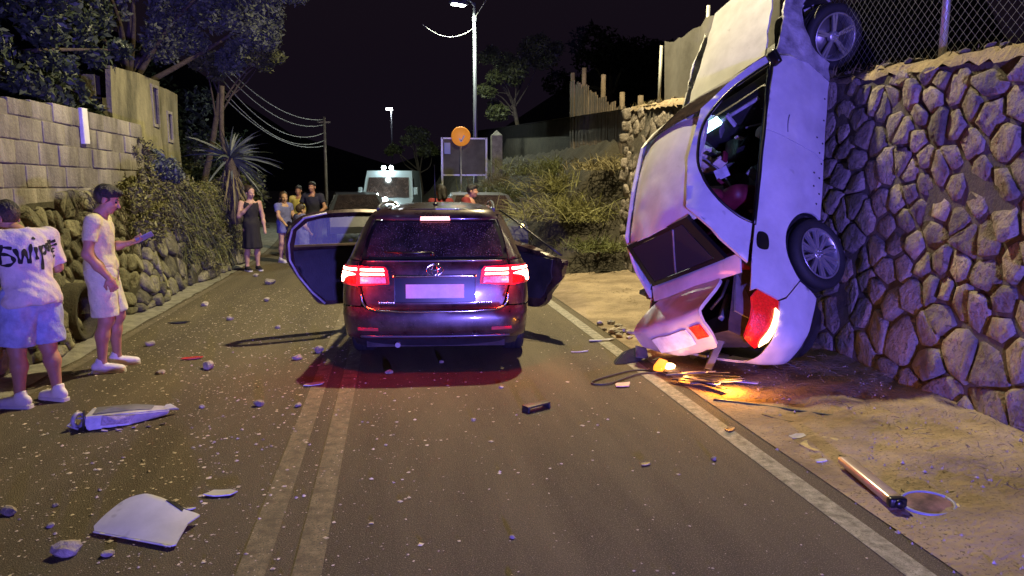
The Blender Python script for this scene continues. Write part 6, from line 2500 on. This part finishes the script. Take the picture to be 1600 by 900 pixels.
hull('shell', [(-.20, -.03, .0), (-.16, .06, .01), (-.10, -.06, .0), (-.05, .02, .11), (.10, -.05, .02), (.12, .06, .13), (.18, .02, .02), (.10, .12, .01), (-.02, .11, .08)], 'black_plastic', bl_, .010)
hull('torn_flap', [(.02, -.05, .05), (.16, -.08, .03), (.20, .03, .12), (.08, .05, .15), (.05, -.06, .07)], 'grey_paint', bl_, .004)
rub = empty('rubble_heap', tuple(px_ground(985, 520)), (0, 0, 0))
tag(rub, 'low heap of dark broken stones on the verge left of the white car', 'rubble')
for k in range(16):
    me_ = rock_mesh('stone', rr2, rr2.uniform(.035, .075), .6, 1)
    me_.materials.append(MATS['rock'])
    o = bpy.data.objects.new('stone', me_)
    COL.objects.link(o)
    o.parent = rub
    o.location = (rr2.normal(0, .17), rr2.normal(0, .28), .0)

# aluminium tube and oval mirror on the verge
A = px_ground(1318, 733) + Vector((0, 0, .06))
B_ = px_ground(1398, 797) + Vector((0, 0, .05))
tb = empty('aluminium_tube', tuple(A))
tag(tb, 'flattened aluminium tube with black end cap on the verge', 'tube')
d = B_ - A
rmx = d.to_track_quat('X', 'Z').to_matrix().to_4x4()
g = G()
g.box(tuple(d / 2), (d.length, .085, .045), rot=rmx, bev=.018)
g.build('tube_body', 'aluminium', tb)
g = G()
g.box(tuple(d * 1.02), (.045, .092, .052), rot=rmx, bev=.012)
g.lathe([(.0, -.012), (.022, -.012), (.022, .012), (0, .012)], 16, Matrix.Translation(d * 1.02 + d.normalized() * .024) @ rmx @ Matrix.Rotation(R(90), 4, 'Z'))
g.build('end_cap', 'trim_black', tb)
om = empty('oval_mirror', tuple(px_ground(1449, 792)), (R(4), R(-3), R(15)))
tag(om, 'oval mirror with a dark blue rim lying face up on the verge', 'mirror')
oval = [(.135 * math.cos(t), .115 * math.sin(t)) for t in np.linspace(0, 2 * math.pi, 33)[:-1]]
panel('glass', oval, lambda u, v: np.stack([u, v, .030 - .5 * (u * u + v * v)], -1), 'mirror_face', om, res=.03, th=.008, out=(0, 0, -9))
g = G()
g.tube([(a * 1.02, b * 1.02, .020) for a, b in oval] + [(oval[0][0] * 1.02, oval[0][1] * 1.02, .020)], .010, 8)
g.build('rim', 'blue_rim', om)
g = G()
for t in (-.75, -1.35):
    g.box((.15 * math.cos(t), .128 * math.sin(t), .022), (.03, .012, .012), rot=(0, 0, t + 1.57))
g.build('clip', 'cloth_yellow', om)

# crumbs of glass and gravel, far too many to count
n = 11000
xs = np.where(rr.random(n) < .80, rr.normal(-1.7, 1.1, n), rr.uniform(-3, 2.3, n))
ys = 1.9 + 10.5 * rr.random(n) ** 1.25
k = (xs > -3.1) & (xs < 2.35) & ~((np.abs(xs - .5) < .9) & (ys > 6.6))
xs, ys = xs[k], ys[k]
V = []
F = []
for x, y in zip(xs, ys):
    s = min(.0026 * math.exp(rr.normal(.2, .6)), .016)
    o = len(V)
    a = rr.uniform(0, 6.28)
    for q in range(4):
        b = a + q * 1.57 + rr.uniform(-.4, .4)
        V.append((x + s * 1.3 * math.cos(b), y + s * 1.3 * math.sin(b), .0035))
    V.append((x + rr.uniform(-.4, .4) * s, y + rr.uniform(-.4, .4) * s, .004 + s * rr.uniform(.15, .35)))
    V.append((x + rr.uniform(-.8, .8) * s, y + rr.uniform(-.8, .8) * s, .004 + s * rr.uniform(.12, .3)))
    F += [(o, o + 1, o + 4), (o + 1, o + 5, o + 4), (o + 1, o + 2, o + 5), (o + 2, o + 3, o + 5), (o + 3, o + 4, o + 5), (o + 3, o, o + 4)]
for _ in range(420):                       # larger chips lie in clusters where things broke
    cx, cy = [(-1.9, 6.6), (-1.3, 8.2), (-1.7, 5.2), (-2.2, 9.5), (-1.2, 4.3), (.2, 6.1)][rr.integers(0, 6)]
    x, y = rr.normal(cx, .55), rr.normal(cy, .9)
    if x < -3 or y < 2.2 or (abs(x - .5) < .95 and y > 6.5):
        continue
    s = rr.uniform(.004, .012)
    o = len(V)
    a = rr.uniform(0, 6.28)
    for q_ in range(5):
        b = a + q_ * 1.257 + rr.uniform(-.35, .35)
        V.append((x + s * rr.uniform(.7, 1.5) * math.cos(b), y + s * rr.uniform(.7, 1.5) * math.sin(b), .0035))
    V.append((x + rr.uniform(-.5, .5) * s, y + rr.uniform(-.5, .5) * s, .004 + s * rr.uniform(.3, .9)))
    V.append((x + rr.uniform(-.6, .6) * s, y + rr.uniform(-.6, .6) * s, .004 + s * rr.uniform(.3, .7)))
    F += [(o, o + 1, o + 5), (o + 1, o + 6, o + 5), (o + 1, o + 2, o + 6), (o + 2, o + 3, o + 6), (o + 3, o + 4, o + 6), (o + 4, o + 5, o + 6), (o + 4, o, o + 5)]
tag(mesh_obj('road_crumbs', V, F, 'chip'), 'crumbs of broken glass and gravel strewn over the road', 'gravel', kind='stuff')
n = 1500
V = []
F = []
for i in range(n):
    x, y = rr.uniform(2.35, 4.0), 2 + 9 * rr.random() ** 1.3
    s = min(.004 * math.exp(rr.normal(.2, .5)), .013)
    o = len(V)
    a = rr.uniform(0, 6.28)
    z = .008 + .03 * (x - 2.38)
    for q in range(4):
        b = a + q * 1.57
        V.append((x + s * 1.3 * math.cos(b), y + s * 1.3 * math.sin(b), z - .01))
    V.append((x, y, z + s * rr.uniform(.2, .5)))
    F += [(o, o + 1, o + 4), (o + 1, o + 2, o + 4), (o + 2, o + 3, o + 4), (o + 3, o, o + 4)]
tag(mesh_obj('verge_gravel', V, F, 'rock'), 'loose gravel on the sandy verge', 'gravel', kind='stuff')

# the amber indicator of the white car spills over the verge
lp = CM @ np.array((-1.0, -.78, .66)) + CP
point_light('indicator_light', (2.62, 5.40, 0.13), 20, (1.0, 0.36, 0.04), 0.03)
lp = CM @ np.array((-1.05, .62, .80)) + CP
point_light('indicator_light', (2.42, 5.80, 0.10), 5, (1.0, 0.36, 0.04), 0.03)
la = empty('broken_amber_lamp', tuple(px_ground(1046, 578)), (0, 0, R(30)))
tag(la, 'broken glowing amber lamp on the ground at the white car corner', 'lamp')
g = G()
g.box((0, 0, .035), (.11, .05, .05), rot=(.3, .2, 0), bev=.012)
g.build('bulb', 'amber_hot', la)
g = G()
g.box((-.09, .03, .05), (.15, .09, .06), rot=(.2, -.3, .3), bev=.02)
g.build('lens', 'amber', la)
